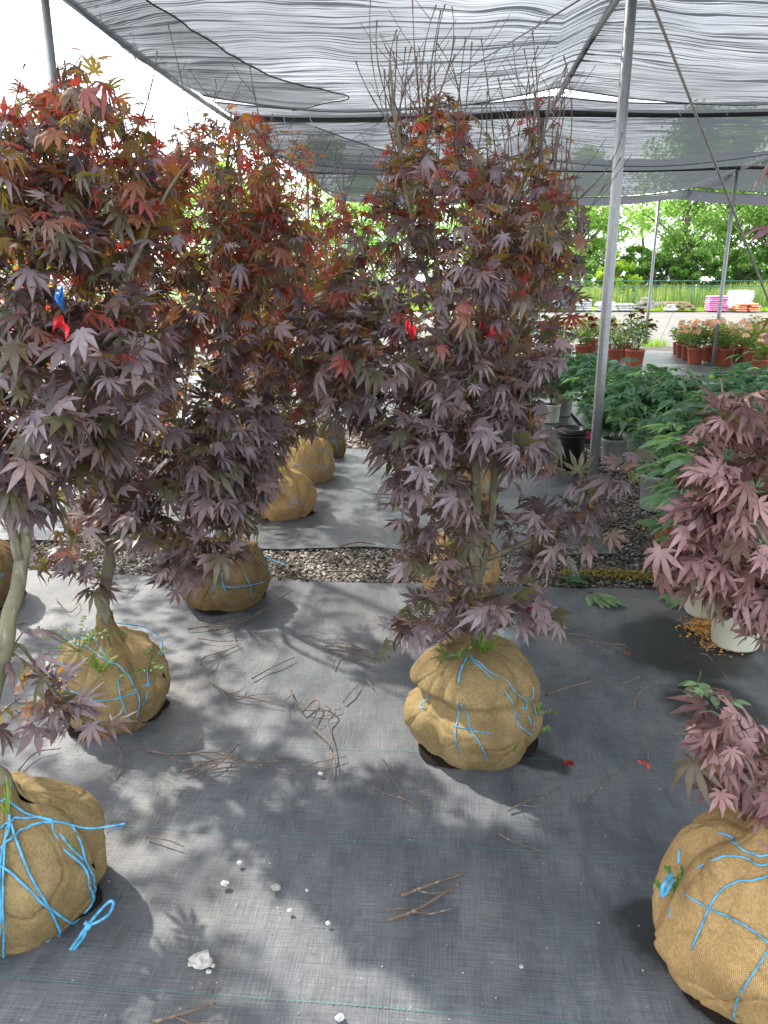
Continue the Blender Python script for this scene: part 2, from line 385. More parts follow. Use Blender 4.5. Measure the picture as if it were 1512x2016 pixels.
cam = bpy.data.cameras.new('camera'); co = bpy.data.objects.new('camera', cam); COL.objects.link(co)
cam.sensor_fit = 'VERTICAL'; cam.sensor_height = 36; cam.lens = 36 * FPX / 2016; cam.clip_end = 2000; cam.clip_start = .05
co.location = (0, 0, EYE); co.rotation_euler = (_a, 0, YAW); SC.camera = co
vs = SC.view_settings; vs.view_transform = 'Standard'; vs.look = 'None'; vs.exposure = 1.74; vs.gamma = 1
SC.cycles.use_denoising = True; SC.cycles.transparent_max_bounces = 32; SC.cycles.max_bounces = 8
SC.cycles.sample_clamp_indirect = 6

# ------------------------------------------------------------------ ground
def sheet(name, mat, xs, ys, z, zf=None, edge=0.0, seed=1):
    nx, ny = xs[2], ys[2]
    X, Y = np.meshgrid(np.linspace(xs[0], xs[1], nx), np.linspace(ys[0], ys[1], ny), indexing='ij')
    if edge:
        w = np.exp(-((Y - ys[0]) / .25) ** 2); w2 = np.exp(-((Y - ys[1]) / .25) ** 2)
        Y = Y + w * edge * vnoise(X * 2.2, 0 * X + seed, seed) + w2 * edge * vnoise(X * 2.2, 0 * X + 9 + seed, seed + 1)
    Z = np.full_like(X, z)
    if zf is not None: Z = Z + zf(X, Y)
    V = np.stack([X, Y, Z], -1).reshape(-1, 3)
    i = np.arange(nx - 1)[:, None]; j = np.arange(ny - 1)[None]
    q = np.stack([i * ny + j, (i + 1) * ny + j, (i + 1) * ny + j + 1, i * ny + j + 1], -1).reshape(-1, 4)
    b = MB(); b.add(V, None, q); o = b.build(name, mat); tag(o, kind='structure'); return o
g = sheet('ground', M_LOT, (-700, 700, 3), (-60, 900, 3), -.06)
sheet('gravel_bed', M_EARTH, (-9, 12, 40), (-4, 19, 60), -.03, lambda X, Y: .008 * vnoise(X * 3, Y * 3, 3))
CREASE = [(-.62, .05, 1.1), (.36, -.04, 2.0), (.52, .03, .4), (-1.5, .06, 2.6), (1.35, .05, 1.)]
def rip1(X, Y): return sum(.007 * np.exp(-((X - a - b_ * np.sin(Y * 1.3 + c)) / .022) ** 2) * (.5 + .5 * np.sin(Y * 1.1 + c * 3)) for a, b_, c in CREASE) + .004 * vnoise(X * 2.5, Y * 2.5, 5) + .003 * vnoise(X * 9, Y * 9, 6)
sheet('front_ground_fabric', M_FAB1, (-8, 4.5, 900), (-3, 3.68, 130), -.004, rip1, .03, 2)
def rip2(X, Y): return .014 * vnoise(X * 1.6, Y * 2.6, 8) + .006 * vnoise(X * 5, Y * 6, 9)
sheet('middle_ground_fabric', M_FAB2, (-8, 1.0, 130), (4.18, 6.88, 70), .004, rip2, .05, 4)
sheet('side_ground_fabric', M_FAB2, (1.5, 9, 70), (4.3, 12.2, 70), -.006, rip2, .04, 6)
sheet('far_ground_fabric', M_FAB3, (-8, 1.45, 60), (7.95, 12.26, 40), -.004, rip2, .06, 7)
sheet('rose_ground_fabric', M_FAB3, (-8, 9.5, 60), (13.05, 17.6, 40), -.004, rip2, .06, 8)
sheet('grass_strip', M_GRASSB, (-60, 80, 3), (41.2, 120, 3), -.03)
# green woven marker threads in the front and middle sheets (dashes of thread)
b = MB()
for yy in (1.262, 1.77, 2.205, 2.69, 3.23):
    xs = np.arange(-5, 4.3, .0125)
    for x in xs:
        y0 = yy + .004 * math.sin(x * 1.7 + yy) - .012 * (x + .1); h = .0010
        z = float(rip1(np.array(x), np.array(y0))) - .0012
        b.add([(x, y0 - h, z), (x + .0085, y0 - h, z), (x + .0085, y0 + h, z), (x, y0 + h, z)], None, [(0, 1, 2, 3)])
o = b.build('marker_thread', M_STITCH, smooth=False); tag(o, kind='structure')

# stones
PHI = (1 + 5 ** .5) / 2
ICO_V = nrm(np.array([(-1, PHI, 0), (1, PHI, 0), (-1, -PHI, 0), (1, -PHI, 0), (0, -1, PHI), (0, 1, PHI), (0, -1, -PHI), (0, 1, -PHI), (PHI, 0, -1), (PHI, 0, 1), (-PHI, 0, -1), (-PHI, 0, 1)], float))
ICO_F = [(0, 11, 5), (0, 5, 1), (0, 1, 7), (0, 7, 10), (0, 10, 11), (1, 5, 9), (5, 11, 4), (11, 10, 2), (10, 7, 6), (7, 1, 8), (3, 9, 4), (3, 4, 2), (3, 2, 6), (3, 6, 8), (3, 8, 9), (4, 9, 5), (2, 4, 11), (6, 2, 10), (8, 6, 7), (9, 8, 1)]
def rnd_axes(n, flat=False):
    th = rng.uniform(0, 2 * math.pi, n)
    A = np.zeros((n, 3, 3)); up = nrm(np.stack([rng.normal(0, .25, n), rng.normal(0, .25, n), np.ones(n)], -1))
    x = np.stack([np.cos(th), np.sin(th), np.zeros(n)], -1); x = nrm(x - up * (x * up).sum(-1, keepdims=True))
    A[:, 0] = x; A[:, 2] = up; A[:, 1] = np.cross(up, x); return A
def gravel(name, n, xr, yr, s0, s1, cols, flat=.55, z=-.022, keep=None):
    x = rng.uniform(*xr, n); y = rng.uniform(*yr, n)
    if keep is not None: k = keep(x, y); x, y = x[k], y[k]; n = len(x)
    s = rng.uniform(s0, s1, n); A = rnd_axes(n)
    A[:, 0] *= rng.uniform(.7, 1.5, n)[:, None]; A[:, 2] *= rng.uniform(flat * .6, flat * 1.3, n)[:, None]
    c = np.asarray(cols)[rng.integers(0, len(cols), n)] * rng.uniform(.7, 1.3, n)[:, None]
    b = MB(); b.inst(ICO_V * (1 + .12 * np.sin(ICO_V * 5 + 1)), ICO_F, np.stack([x, y, z + rng.uniform(0, .014, n)], -1), A, s, c, c * .1)
    o = b.build(name, M_STONES, smooth=False); tag(o, kind='stuff'); return o
STC = [(.22, .20, .18), (.32, .30, .275), (.13, .115, .10), (.11, .08, .06), (.42, .40, .37), (.18, .14, .10)]
DKC = [(.05, .045, .042), (.09, .08, .072), (.13, .12, .11), (.035, .03, .028), (.2, .185, .17)]
gravel('gravel', 15000, (-3.2, .55), (3.62, 4.26), .004, .012, STC)
gravel('dark_gravel', 9500, (.4, 2.1), (3.6, 5.1), .005, .013, DKC, keep=lambda x, y: (y < 4.3) | (x > .9))
gravel('dark_gravel', 5500, (.95, 1.6), (4.9, 6.7), .008, .018, DKC)
gravel('gravel', 6500, (-3, 1.5), (6.8, 8.05), .009, .022, STC)
gravel('gravel', 3000, (1.5, 6), (12.2, 13.1), .012, .024, [(.1, .085, .07), (.2, .17, .14), (.3, .27, .23)])

# ------------------------------------------------------------------ maple leaves
def leaf_template(lens={0: 1., 34: .95, 70: .74, 114: .42}, wk=.122, skew=0.0):
    angs = [0, 34, -34, 70, -70, 114, -114]
    order = sorted(angs); V = [(0, 0, 0)]; F = []; rib = [1.15]
    def pt(a, r, z=0.0, rb=1.0):
        V.append((math.sin(R(a)) * r, math.cos(R(a)) * r, z)); rib.append(rb); return len(V) - 1
    bounds = [-150] + [(order[i] + order[i + 1]) / 2 for i in range(6)] + [150]
    sr = [.09, .17, .21, .24, .24, .21, .17, .09]
    S = [pt(a, r, .012) for a, r in zip(bounds, sr)]
    for i, a in enumerate(order):
        L = lens[abs(a)]; w = wk * L + .008
        m = pt(a, .52 * L, -.02, 1.2); tip = pt(a, L, -.03)
        ca, sa = math.cos(R(a)), math.sin(R(a))
        def off(r, lat, z): V.append((sa * r - ca * lat, ca * r + sa * lat, z)); rib.append(.95); return len(V) - 1
        l = off(.55 * L, w, .022); r_ = off(.55 * L, -w, .022)
        s0, s1 = S[i], S[i + 1]
        F += [(0, m, s0), (s0, m, l), (l, m, tip), (0, s1, m), (s1, r_, m), (r_, tip, m)]
    return np.array(V), np.array(F), np.array(rib)
LV, LF, LRIB = leaf_template()
LVARS = [(LV, LF, LRIB), leaf_template({0: 1., 34: .86, 70: .6, 114: .22}, .15), leaf_template({0: .92, 34: 1., 70: .84, 114: .5}, .105)]
for _k, (_v, _f, _r) in enumerate(LVARS): _v[:, 0] += (.10, -.14, .0)[_k] * _v[:, 1] ** 2 * np.sign(.5 - (_k % 2)); _v[:, 2] += (.05, -.06, .09)[_k] * np.sin(_v[:, 0] * 5)
def leaf_template_simple():
    angs = [-72, -35, 0, 35, 72]; L = [.7, .95, 1, .95, .7]; V = [(0, -.02, 0)]; F = []
    for a, l in zip(angs, L):
        k = len(V); ca, sa = math.cos(R(a)), math.sin(R(a))
        for r, lat in ((.5 * l, .15), (l, 0), (.5 * l, -.15)): V.append((sa * r - ca * lat, ca * r + sa * lat, 0))
        F += [(0, k + 1, k), (0, k + 2, k + 1)]
    return np.array(V), np.array(F), np.ones(len(V))
SV, SF, SRIB = leaf_template_simple()

PURP = np.array([(.205, .166, .184), (.160, .123, .135), (.240, .195, .212), (.096, .073, .077)])
PURT = np.array([(.22, .07, .05), (.18, .05, .03), (.26, .09, .05), (.14, .05, .02)])
def palette(zr, n, red=1.0, green=.12):
    """zr 0..1 height in the crown"""
    k = rng.integers(0, 4, n); c = PURP[k].copy(); t = PURT[k].copy()
    p = np.clip((zr - .52) / .4, 0, 1) * red; u = rng.uniform(0, 1, n); v = rng.uniform(0, 1, n)
    o = u < p * .66
    isr = o & (v < .42); iso = o & (v >= .42) & (v < .8); isy = o & (v >= .8)
    c[isr] = (.19, .05, .042); t[isr] = (.80, .11, .06)
    c[iso] = (.15, .07, .045); t[iso] = (.80, .30, .05)
    c[isy] = (.12, .09, .03); t[isy] = (.75, .5, .06)
    gq = (~o) & (u > 1 - green * 1.6)
    c[gq] = (.075, .075, .05); t[gq] = (.34, .30, .035)
    oq = (~o) & (v > .8); t[oq] = (.62, .26, .035)
    c *= rng.uniform(.8, 1.2, n)[:, None]
    return c, t

def env_points(rows, n, Yc, rd, seed=None):
    """crown volume: rows (py, xl, xr) give its width at each height, Yc/rd its distance and depth"""
    rows = sorted(rows); py = np.array([r[0] for r in rows], float); xl = np.array([r[1] for r in rows], float); xr = np.array([r[2] for r in rows], float)
    fine = np.linspace(py[0], py[-1], 400); w = np.interp(fine, py, xr - xl); w = np.clip(w, 1, None); cdf = np.cumsum(w) / w.sum()
    out = []
    for _ in range(n):
        y = np.interp(rng.uniform(), cdf, fine); u = rng.uniform(-1, 1); a, b_ = np.interp(y, py, xl), np.interp(y, py, xr)
        out.append(at((a + b_) / 2 + u * (b_ - a) / 2, y, Yc + rd * math.sqrt(max(0, 1 - u * u)) * rng.uniform(-1, 1)))
    return np.array(out)
def ell_points(c, rx, rz, n):
    out = []
    while len(out) < n:
        p = rng.uniform(-1, 1, 3)
        d = (p ** 2).sum()
        if d < 1 and d > .12: out.append((c[0] + p[0] * rx, c[1] + p[1] * rx, c[2] + p[2] * rz))
    return np.array(out)

# ------------------------------------------------------------------ burlap root ball
class Ball:
    def __init__(s, c, r, h, seed, k=5, tier=.45, td=.1, neck=.07, nr=.035, folds=11, lump=.05, lean=(0, 0), bumps=()):
        s.__dict__.update(locals()); s.rg = np.random.default_rng(seed); s.ph = s.rg.uniform(0, 6.28, 8)
        rb_ = np.random.default_rng(seed + 50); s.bumps = [(rb_.uniform(0, 6.28), rb_.uniform(.62, .8), rb_.uniform(.10, .22), rb_.uniform(.12, .25), rb_.uniform(.03, .06)) for _ in range(5)] + [(rb_.uniform(0, 6.28), rb_.uniform(.15, .4), rb_.uniform(.04, .1), rb_.uniform(.2, .4), rb_.uniform(.06, .12)) for _ in range(5)] + list(bumps)
        s.gv = np.sort((np.arange(k) + s.rg.uniform(-.25, .25, k)) * 2 * math.pi / k + s.rg.uniform(0, 1))
    def prof(s, t):
        t = np.asarray(t, float); a = np.clip(t / .82, 0, 1); phi = R(-48) + a * R(48 + 80)
        rad = s.r * np.cos(phi) ** .62; z = s.h * (.43 + .57 * np.sin(phi) / math.sin(R(80)))
        z0 = s.h * (.43 + .57 * math.sin(R(-48)) / math.sin(R(80))); z = (z - z0) * s.h / (s.h - z0)
        b = np.clip((t - .82) / .18, 0, 1); r1 = s.r * math.cos(R(80)) ** .62
        rad = np.where(b > 0, s.nr + (r1 - s.nr) * (1 - b) ** 2.2, rad); z = np.where(b > 0, s.h + s.neck * b ** 1.2, z)
        return rad, z
    def S(s, th, t, off=0.0):
        th = np.asarray(th, float); t = np.asarray(t, float) + 0 * th; rad, z = s.prof(t)
        body = np.clip(t / .1, 0, 1) * np.clip((.9 - t) / .15, 0, 1)
        # pillows between the vertical strings
        d = np.min(np.abs((th[..., None] - s.gv + math.pi) % (2 * math.pi) - math.pi), -1)
        f = 1 - .085 * np.exp(-(d / .16) ** 2) * body
        tz = s.tier + .05 * np.sin(th * 2 + s.ph[0]) + .03 * np.sin(th * 3 + s.ph[1])
        g_ = (np.asarray(t) - tz) / .055
        f = f - s.td * np.exp(-g_ ** 2) * (.6 + .4 * np.sin(th * 1. + s.ph[2]))
        cx, cy = np.cos(th), np.sin(th)
        for (bt, bz, ba, bw, bh) in s.bumps:
            da = (th - bt + math.pi) % (2 * math.pi) - math.pi; f = f + ba * np.exp(-(da / bw) ** 2 - ((t - bz) / bh) ** 2)
        f = f + s.lump * vnoise(cx * 1.6 + t * 2.2 + s.seed, cy * 1.6 + t * 1.7, s.seed) + s.lump * .5 * vnoise(cx * 4 + t * 4, cy * 4 + s.seed, s.seed + 1) + .012 * vnoise(cx * 9 + t * 9, cy * 9 + s.seed, s.seed + 2)
        # gathered pleats running up to the neck
        pw = np.clip((t - .28) / .5, 0, 1) ** 1.3
        q = th * s.folds + 2.2 * vnoise(cx * 1.5 + 3, cy * 1.5 + t * 1.5, s.seed + 4) + s.ph[3]
        cr = np.abs(np.sin(q)); f = f + pw * (.085 * (cr ** .55 - .7) + .045 * np.sin(q * .47 + s.ph[4])) * np.where(t > .8, 1.7, 1)
        # slanting creases where the cloth is pulled tight round the soil
        w1 = th * 2.3 + t * 7 + 2.5 * vnoise(cx * 1.3 + 5, cy * 1.3 + t * 2 + s.seed, s.seed + 8); w2 = th * 3.1 - t * 9 + 2.5 * vnoise(cx * 1.5 - 5, cy * 1.5 + t * 2, s.seed + 9)
        f = f - .06 * np.exp(-(np.sin(w1) / .15) ** 2) * body * (.5 + .5 * vnoise(cx * 2, cy * 2 + t * 3, s.seed + 10)) - .055 * np.exp(-(np.sin(w2) / .13) ** 2) * body * (.5 + .5 * vnoise(cx * 2 + 7, cy * 2 + t * 3, s.seed + 11))
        nb = np.clip((t - .8) / .2, 0, 1)
        z = z + nb * .02 * np.sin(th * 2.3 + s.ph[5]) + .012 * s.h * 3 * vnoise(cx * 2, cy * 2 + s.seed, s.seed + 7) * body * np.clip(t * 2, 0, 1)
        R_ = rad * f + off
        k = z / s.h
        return np.stack([s.c[0] + R_ * cx + s.lean[0] * k, s.c[1] + R_ * cy + s.lean[1] * k, z - .012 + off * np.clip(t * 2 - .8, 0, 1)], -1)
    def mesh(s, nu=220, nv=120):
        th = np.arange(nu + 1) * 2 * math.pi / nu; t = np.linspace(0, 1, nv) ** .95
        T, TH = np.meshgrid(t, th, indexing='ij'); V = s.S(TH, T).reshape(-1, 3)
        UV = np.stack([TH * s.r, T * (s.h + s.r) * 1.4], -1).reshape(-1, 2)
        n = nu + 1; i = np.arange(nv - 1)[:, None]; j = np.arange(nu)[None]
        q = np.stack([i * n + j, i * n + j + 1, (i + 1) * n + j + 1, (i + 1) * n + j], -1).reshape(-1, 4)
        b = MB(); b.add(V, None, q, uv=UV); return b
    def fit(s, pix):
        if not hasattr(s, 'grid'):
            T, TH = np.meshgrid(np.linspace(.03, .97, 110), np.linspace(-math.pi, math.pi, 260), indexing='ij'); P = s.S(TH, T)
            C = (P - [0, 0, EYE]) @ _M; s.grid = (TH.ravel(), T.ravel(), (756 + FPX * C[..., 0] / -C[..., 2]).ravel(), (1008 - FPX * C[..., 1] / -C[..., 2]).ravel(), -C[..., 2].ravel())
        TH, T, X, Y, D = s.grid; out = []
        for x, y in pix:
            e = (X - x) ** 2 + (Y - y) ** 2; m = e < max(9. ** 2, e.min() + 4); k = np.argmin(np.where(m, D * 4000 + e * .5, 1e9)); out.append((TH[k], T[k], 0))
        a = np.unwrap([o[0] for o in out]); return [(float(x), float(o[1]), 0) for x, o in zip(a, out)]
    def path(s, pts, off=.002, k=10):
        """pts: list of (u, t) with u = sideways position on the face turned to -Y (-1..1)"""
        P = catmull([(p[0] if len(p) > 2 else -math.pi / 2 + math.asin(max(-1, min(1, p[0]))), p[1], 0) for p in pts], k)
        return s.S(P[:, 0], P[:, 1], off)
def twine_tube(mb, P, r=.0028, n=5):
    mb.tube(P, r, n)

def weed_tuft(mb, p, n, L, spread=.6, col=(.12, .24, .03), w=.003):
    for _ in range(n):
        a = rng.uniform(0, 6.28); l = L * rng.uniform(.5, 1.1); s = spread * rng.uniform(.3, 1.2)
        d = np.array([math.cos(a), math.sin(a), 0]); k = np.linspace(0, 1, 6)
        P = np.asarray(p)[None] + d[None] * (k * s * l)[:, None] + np.array([0, 0, 1])[None] * ((k - .45 * s * k ** 2.2) * l)[:, None]
        side = np.array([-d[1], d[0], 0]) * w; ww = (1 - k * .9)[:, None]
        V = np.concatenate([P - side * ww, P + side * ww]); q = [(i, i + 1, 7 + i, 6 + i) for i in range(5)]
        c = np.array(col) * rng.uniform(.7, 1.3)
        mb.add(V, None, q, c, c * np.array([2.2, 2., 1.2]))
# leafy lanceolate leaflet
def leaflet_template(w=.2):
    ys = np.array([0, .2, .45, .72, 1.]); ww = np.array([.02, .75, 1., .62, .0]) * w
    V = []; F = []
    for y, x in zip(ys, ww): V += [(-x, y, .25 * x), (0, y, -.0), (x, y, .25 * x)]
    for i in range(4):
        a = i * 3
        F += [(a, a + 1, a + 4), (a, a + 4, a + 3), (a + 1, a + 2, a + 5), (a + 1, a + 5, a + 4)]
    V = np.array(V); V[:, 2] -= .18 * V[:, 1] ** 2
    rib = np.where(np.arange(len(V)) % 3 == 1, 1.25, .97); return V, np.array(F), rib
PV, PF, PRIB = leaflet_template(.2)
RV, RF, RRIB = leaflet_template(.3)
def axes_from(f, up):
    f = nrm(f); x = nrm(np.cross(f, up)); z = np.cross(x, f); return np.stack([x, f, z], 1)
def leafy_weed(mb, p, n, L, col=(.10, .2, .05)):
    """thin branching weed with small leaves"""
    pos, A, sc, cs = [], [], [], []
    for _ in range(n):
        a = rng.uniform(0, 6.28); l = L * rng.uniform(.6, 1.1); d = np.array([math.cos(a) * .8, math.sin(a) * .8, rng.uniform(.5, 1.2)]); d = d / np.linalg.norm(d)
        P = np.array([np.asarray(p) + d * l * k + np.array([0, 0, -.35 * l * k * k]) for k in np.linspace(0, 1, 9)])
        mb.tube(P, np.linspace(.0011, .0005, 9), 3, np.array(col) * .9, np.array(col))
        for k in range(2, 9):
            for sgn in (-1, 1):
                f = d + sgn * np.array([-d[1], d[0], .2]) * 1.3 + rng.normal(0, .3, 3)
                pos.append(P[k]); A.append(f); sc.append(rng.uniform(.008, .017)); cs.append(np.array(col) * rng.uniform(.7, 1.4))
    A = axes_from(np.array(A), nrm(np.array([0, 0, 1.]) + rng.normal(0, .3, (len(pos), 3))))
    cs = np.array(cs); mb.inst(RV, RF, np.array(pos), A, np.array(sc), cs, cs * np.array([2, 1.8, 1.]), rib=RRIB)

# ------------------------------------------------------------------ maple builder
def maple(label, base, ball, stems, clusters, lsize=.066, leaves=5, top=1.95, bot=.5, bare=(), burlap=None, twines=(), weeds=(), detail=True, red=1., green=.12, ribbon=(), group='balled maples in rows', tr=.016, redmap=None, extra=None, twmat=None, tint=(1, 1, 1), pix=()):
    root = thing('balled_maple', label, 'tree', (base[0], base[1], 0), 0, group); org = (base[0], base[1], 0)
    # --- stems
    tb = MB(); sk = []; skr = []; skz = []
    for si, st in enumerate(stems):
        if si == 0 and ball is not None: st = [(ball.c[0] + ball.lean[0], ball.c[1] + ball.lean[1], ball.h * .8, st[0][3] * 1.05), (ball.c[0] + ball.lean[0] * 1.05, ball.c[1] + ball.lean[1], ball.h + ball.neck * .9, st[0][3])] + list(st[1:])
        P = catmull([s[:3] for s in st], 8); r = np.interp(np.linspace(0, 1, len(P)), np.linspace(0, 1, len(st)), [s[3] for s in st])
        r = r * (1 + .05 * vnoise(np.arange(len(P)) * .7, np.zeros(len(P)), 3))
        P = P + .004 * np.stack([vnoise(np.arange(len(P)) * .4, np.zeros(len(P)), 11), vnoise(np.arange(len(P)) * .4, np.zeros(len(P)), 12), np.zeros(len(P))], -1)
        tb.tube(P, r, 9 if detail else 6)
        keep = slice(len(P) // 4, None) if len(sk) == 0 else slice(2, None)
        sk += list(P[keep]); skr += list(r[keep])
    br = MB(); SK = np.array(sk); SR = np.array(skr)
    # --- side branches to every leaf cluster, nearest clusters first
    d0 = np.array([np.min(np.linalg.norm(SK - c, axis=1)) for c in clusters]); order = np.argsort(d0)
    shoots = []
    for ci in order:
        p = clusters[ci]; dv = p - SK; hd = np.linalg.norm(dv[:, :2], axis=1); dist = np.linalg.norm(dv, axis=1)
        cost = dist + 1.6 * np.maximum(0, SK[:, 2] - (p[2] - .45 * hd)) + 2.0 * np.maximum(0, .05 - dist)
        k = int(np.argmin(cost)); q = SK[k]; L = dist[k]
        if L < .02: continue
        out = dv[k]; out = out / L; mid = q + out * L * .5 + np.array([0, 0, .10 * L]) + rng.normal(0, .05 * L, 3)
        ts = np.linspace(0, 1, 7)[:, None]; P = (1 - ts) ** 2 * q + 2 * ts * (1 - ts) * mid + ts ** 2 * p
        r0 = min(SR[k] * .8, .0022 + .011 * L); r = np.linspace(r0, .0014, 7)
        br.tube(P, r, 5 if detail else 4)
        SK = np.concatenate([SK, P[2:]]); SR = np.concatenate([SR, r[2:]])
        shoots.append((P[-1], nrm(P[-1] - P[-3]), out))
    # --- leaves in opposite pairs along each shoot
    pos, fw, up, sc = [], [], [], []; lb = MB()
    for (p, d, out) in shoots:
        a0 = rng.uniform(0, 3.14); hor = np.array([out[0], out[1], 0]) + .3 * np.array([p[0] - base[0], p[1] - base[1], 0])
        for j in range(max(1, (leaves + 1) // 2)):
            pp = p - d * (.045 * j + rng.uniform(0, .02)); e1 = nrm(np.cross(d, [.1, .2, 1.])); e2 = np.cross(d, e1); a = a0 + j * 1.57
            for sg in (-1, 1):
                if leaves % 2 and j == 0 and sg == -1: continue
                o = sg * (math.cos(a) * e1 + math.sin(a) * e2); f = .75 * o + .55 * hor + rng.normal(0, .3, 3) + np.array([0, -.10, -.17])
                f = f / np.linalg.norm(f); pet = rng.uniform(.02, .05)
                pos.append(pp + (o * .6 + d * .4) * pet); fw.append(f); sc.append(rng.uniform(.55, 1.22))
                lb.tube(np.array([pp, pp + (o * .6 + d * .4) * pet]), .0009, 3, (.10, .03, .025), (.1, .02, .01), cap=False)
    pos = np.array(pos); fw = np.array(fw); n = len(pos)
    zr = np.clip((pos[:, 2] - bot) / (top - bot), 0, 1.1)
    upv = nrm(np.array([0, -.06, 1.]) + rng.normal(0, 1, (n, 3)) * (.27 + .06 * np.clip(zr - .4, 0, 1))[:, None])
    A = axes_from(fw, upv); A[:, 0] *= rng.uniform(.78, 1.08, n)[:, None]; sc = np.array(sc) * lsize * (1.1 - .95 * np.clip(zr - .38, 0, .65))
    zc = zr if redmap is None else redmap(pos, zr)
    c, t = palette(zc, n, red, green); c = c * np.array(tint)
    if detail:
        kind = rng.integers(0, 3, n); dr = np.where(rng.uniform(0, 1, n) < .22, rng.uniform(.6, 1.05, n), rng.uniform(.05, .5, n))
        for kk, (v_, f_, r_) in enumerate(LVARS):
            m = kind == kk; lb.inst(v_, f_, pos[m], A[m], sc[m], c[m], t[m], dr[m], r_)
    else: lb.inst(SV, SF, pos, A, sc, c, t, rng.uniform(.1, .5, n), SRIB)
    # --- bare shoots above the crown
    for (q, p) in bare:
        q, p = np.array(q), np.array(p); q = SK[int(np.argmin(np.linalg.norm(SK - q, axis=1) + 2 * np.maximum(0, SK[:, 2] - q[2])))]; L = np.linalg.norm(p - q); ts = np.linspace(0, 1, 9)[:, None]
        mid = (p + q) / 2 + rng.normal(0, .13 * L, 3) * np.array([1, 1, .3]); P = (1 - ts) ** 2 * q + 2 * ts * (1 - ts) * mid + ts ** 2 * p
        r = np.linspace(.0019, .0009, 9) * (1 if L < .5 else 1.4); r[2::3] *= 1.5; r[-1] *= 1.6
        br.tube(P, r, 4)
        for k in (3, 5, 7):
            if rng.uniform() < .45:
                s = rng.uniform(.03, .12) * np.array([rng.choice([-1, 1]) * .7, rng.normal(0, .4), .8]); br.tube(np.array([P[k], P[k] + s * .6, P[k] + s + [0, 0, .01]]), [.0011, .0009, .001], 3)
    nt0, nq0 = sum(map(len, tb.t)), sum(map(len, tb.q)); nt1 = sum(map(len, br.t)); nq1 = sum(map(len, br.q))
    n0 = tb.n
    for a in br.v: tb.v.append(a); tb.c.append(np.zeros_like(a)); tb.c2.append(np.zeros_like(a)); tb.uv.append(np.zeros((len(a), 2)))
    tb.t += [a + n0 for a in br.t]; tb.q += [a + n0 for a in br.q]; tb.n += br.n
    tk = tb.build('trunk', [M_BARK, M_TWIG], root, org)
    mi = np.zeros(nt0 + nt1 + nq0 + nq1, np.int32); mi[nt0:nt0 + nt1] = 1; mi[nt0 + nt1 + nq0:] = 1
    if len(mi) == len(tk.data.polygons): tk.data.polygons.foreach_set('material_index', mi)
    lb.build('crown', M_LEAF, root, org)
    # --- root ball
    if ball is not None:
        bm = ball.mesh(230 if detail else 110, 120 if detail else 60); bo = bm.build('root_ball', burlap or M_BURLAP, root, org)
        tw = MB()
        for path in pix:
            tw.tube(ball.path(ball.fit(path[1:]), path[0] * 1.05, 9), path[0], 6)
        for path in twines:
            rr = path[0] if isinstance(path[0], float) else .0026
            pts = path[1:] if isinstance(path[0], float) else path
            twine_tube(tw, ball.path(pts, rr * .7), rr)
        if tw.n: tw.build('twine', twmat or M_TWINE, bo, org)
        if extra is not None:
            for fn in (extra if isinstance(extra, (list, tuple)) else [extra]): tw = MB(); fn(tw); tw.build('twine_end', twmat or M_TWINE, bo, org)
        sb = MB(); th = np.arange(40) * 2 * math.pi / 40; rr = ball.r * (.81 + .07 * vnoise(np.cos(th) * 3 + ball.seed, np.sin(th) * 3, ball.seed))
        V = [(ball.c[0], ball.c[1], .018)] + [(ball.c[0] + a * math.cos(x), ball.c[1] + a * math.sin(x), .014) for a, x in zip(rr, th)] + [(ball.c[0] + (a + .006 + .016 * math.sin(3 * x + ball.seed)) * math.cos(x), ball.c[1] + (a + .006 + .016 * math.sin(3 * x + ball.seed)) * math.sin(x), .003) for a, x in zip(rr, th)]
        sb.add(V, [(0, 1 + i, 1 + (i + 1) % 40) for i in range(40)], [(1 + i, 41 + i, 41 + (i + 1) % 40, 1 + (i + 1) % 40) for i in range(40)])
        sb.build('soil_rim', M_SOIL, bo, org)
        if weeds:
            for w in weeds:
                wb = MB()
                u, t_, kind, n_, L_ = w[:5]; p = ball.path([(u, t_), (u, t_ + .001)], 0)[0]
                if kind == 'grass': weed_tuft(wb, p, n_, L_, *(w[5:]))
                else: leafy_weed(wb, p, n_, L_)
                wb.build('weed', M_GREEN, root, org)
    for (p, m, L) in ribbon:
        rb = MB(); p = np.array(p); k = np.linspace(0, 1, 9)
        c = p + np.stack([k * L * .9, .02 * np.sin(k * 5), -.55 * L * k + .012 * np.sin(k * 9)], -1)
        w = np.stack([.004 * np.sin(k * 7), .006 * np.cos(k * 7), .013 + 0 * k], -1)
        rb.add(np.concatenate([c - w, c + w]), None, [(i, i + 1, 10 + i, 9 + i) for i in range(8)])
        o = rb.build('ribbon', m, root, org)
        sm = o.modifiers.new('thick', 'SOLIDIFY'); sm.thickness = .0006
    return root

def pxs(*pts): return [(*at(a, b_, y), r) for a, b_, y, r in pts]
def clus(*pts): return np.array([at(a, b_, y) for a, b_, y in pts])
def barepx(lst): return [(at(a, b_, y), at(c, d, y2)) for (a, b_, y, c, d, y2) in lst]
def rbare(n, x0, x1, y0, y1, up0, up1, Y, dY=.25):
    out = []
    for _ in range(n):
        x = rng.uniform(x0, x1); y = rng.uniform(y0, y1); Yv = Y + rng.uniform(-dY, dY); out.append((at(x, y, Yv), at(x + rng.normal(0, 22), y - rng.uniform(up0, up1), Yv + rng.normal(0, .03))))
    return out

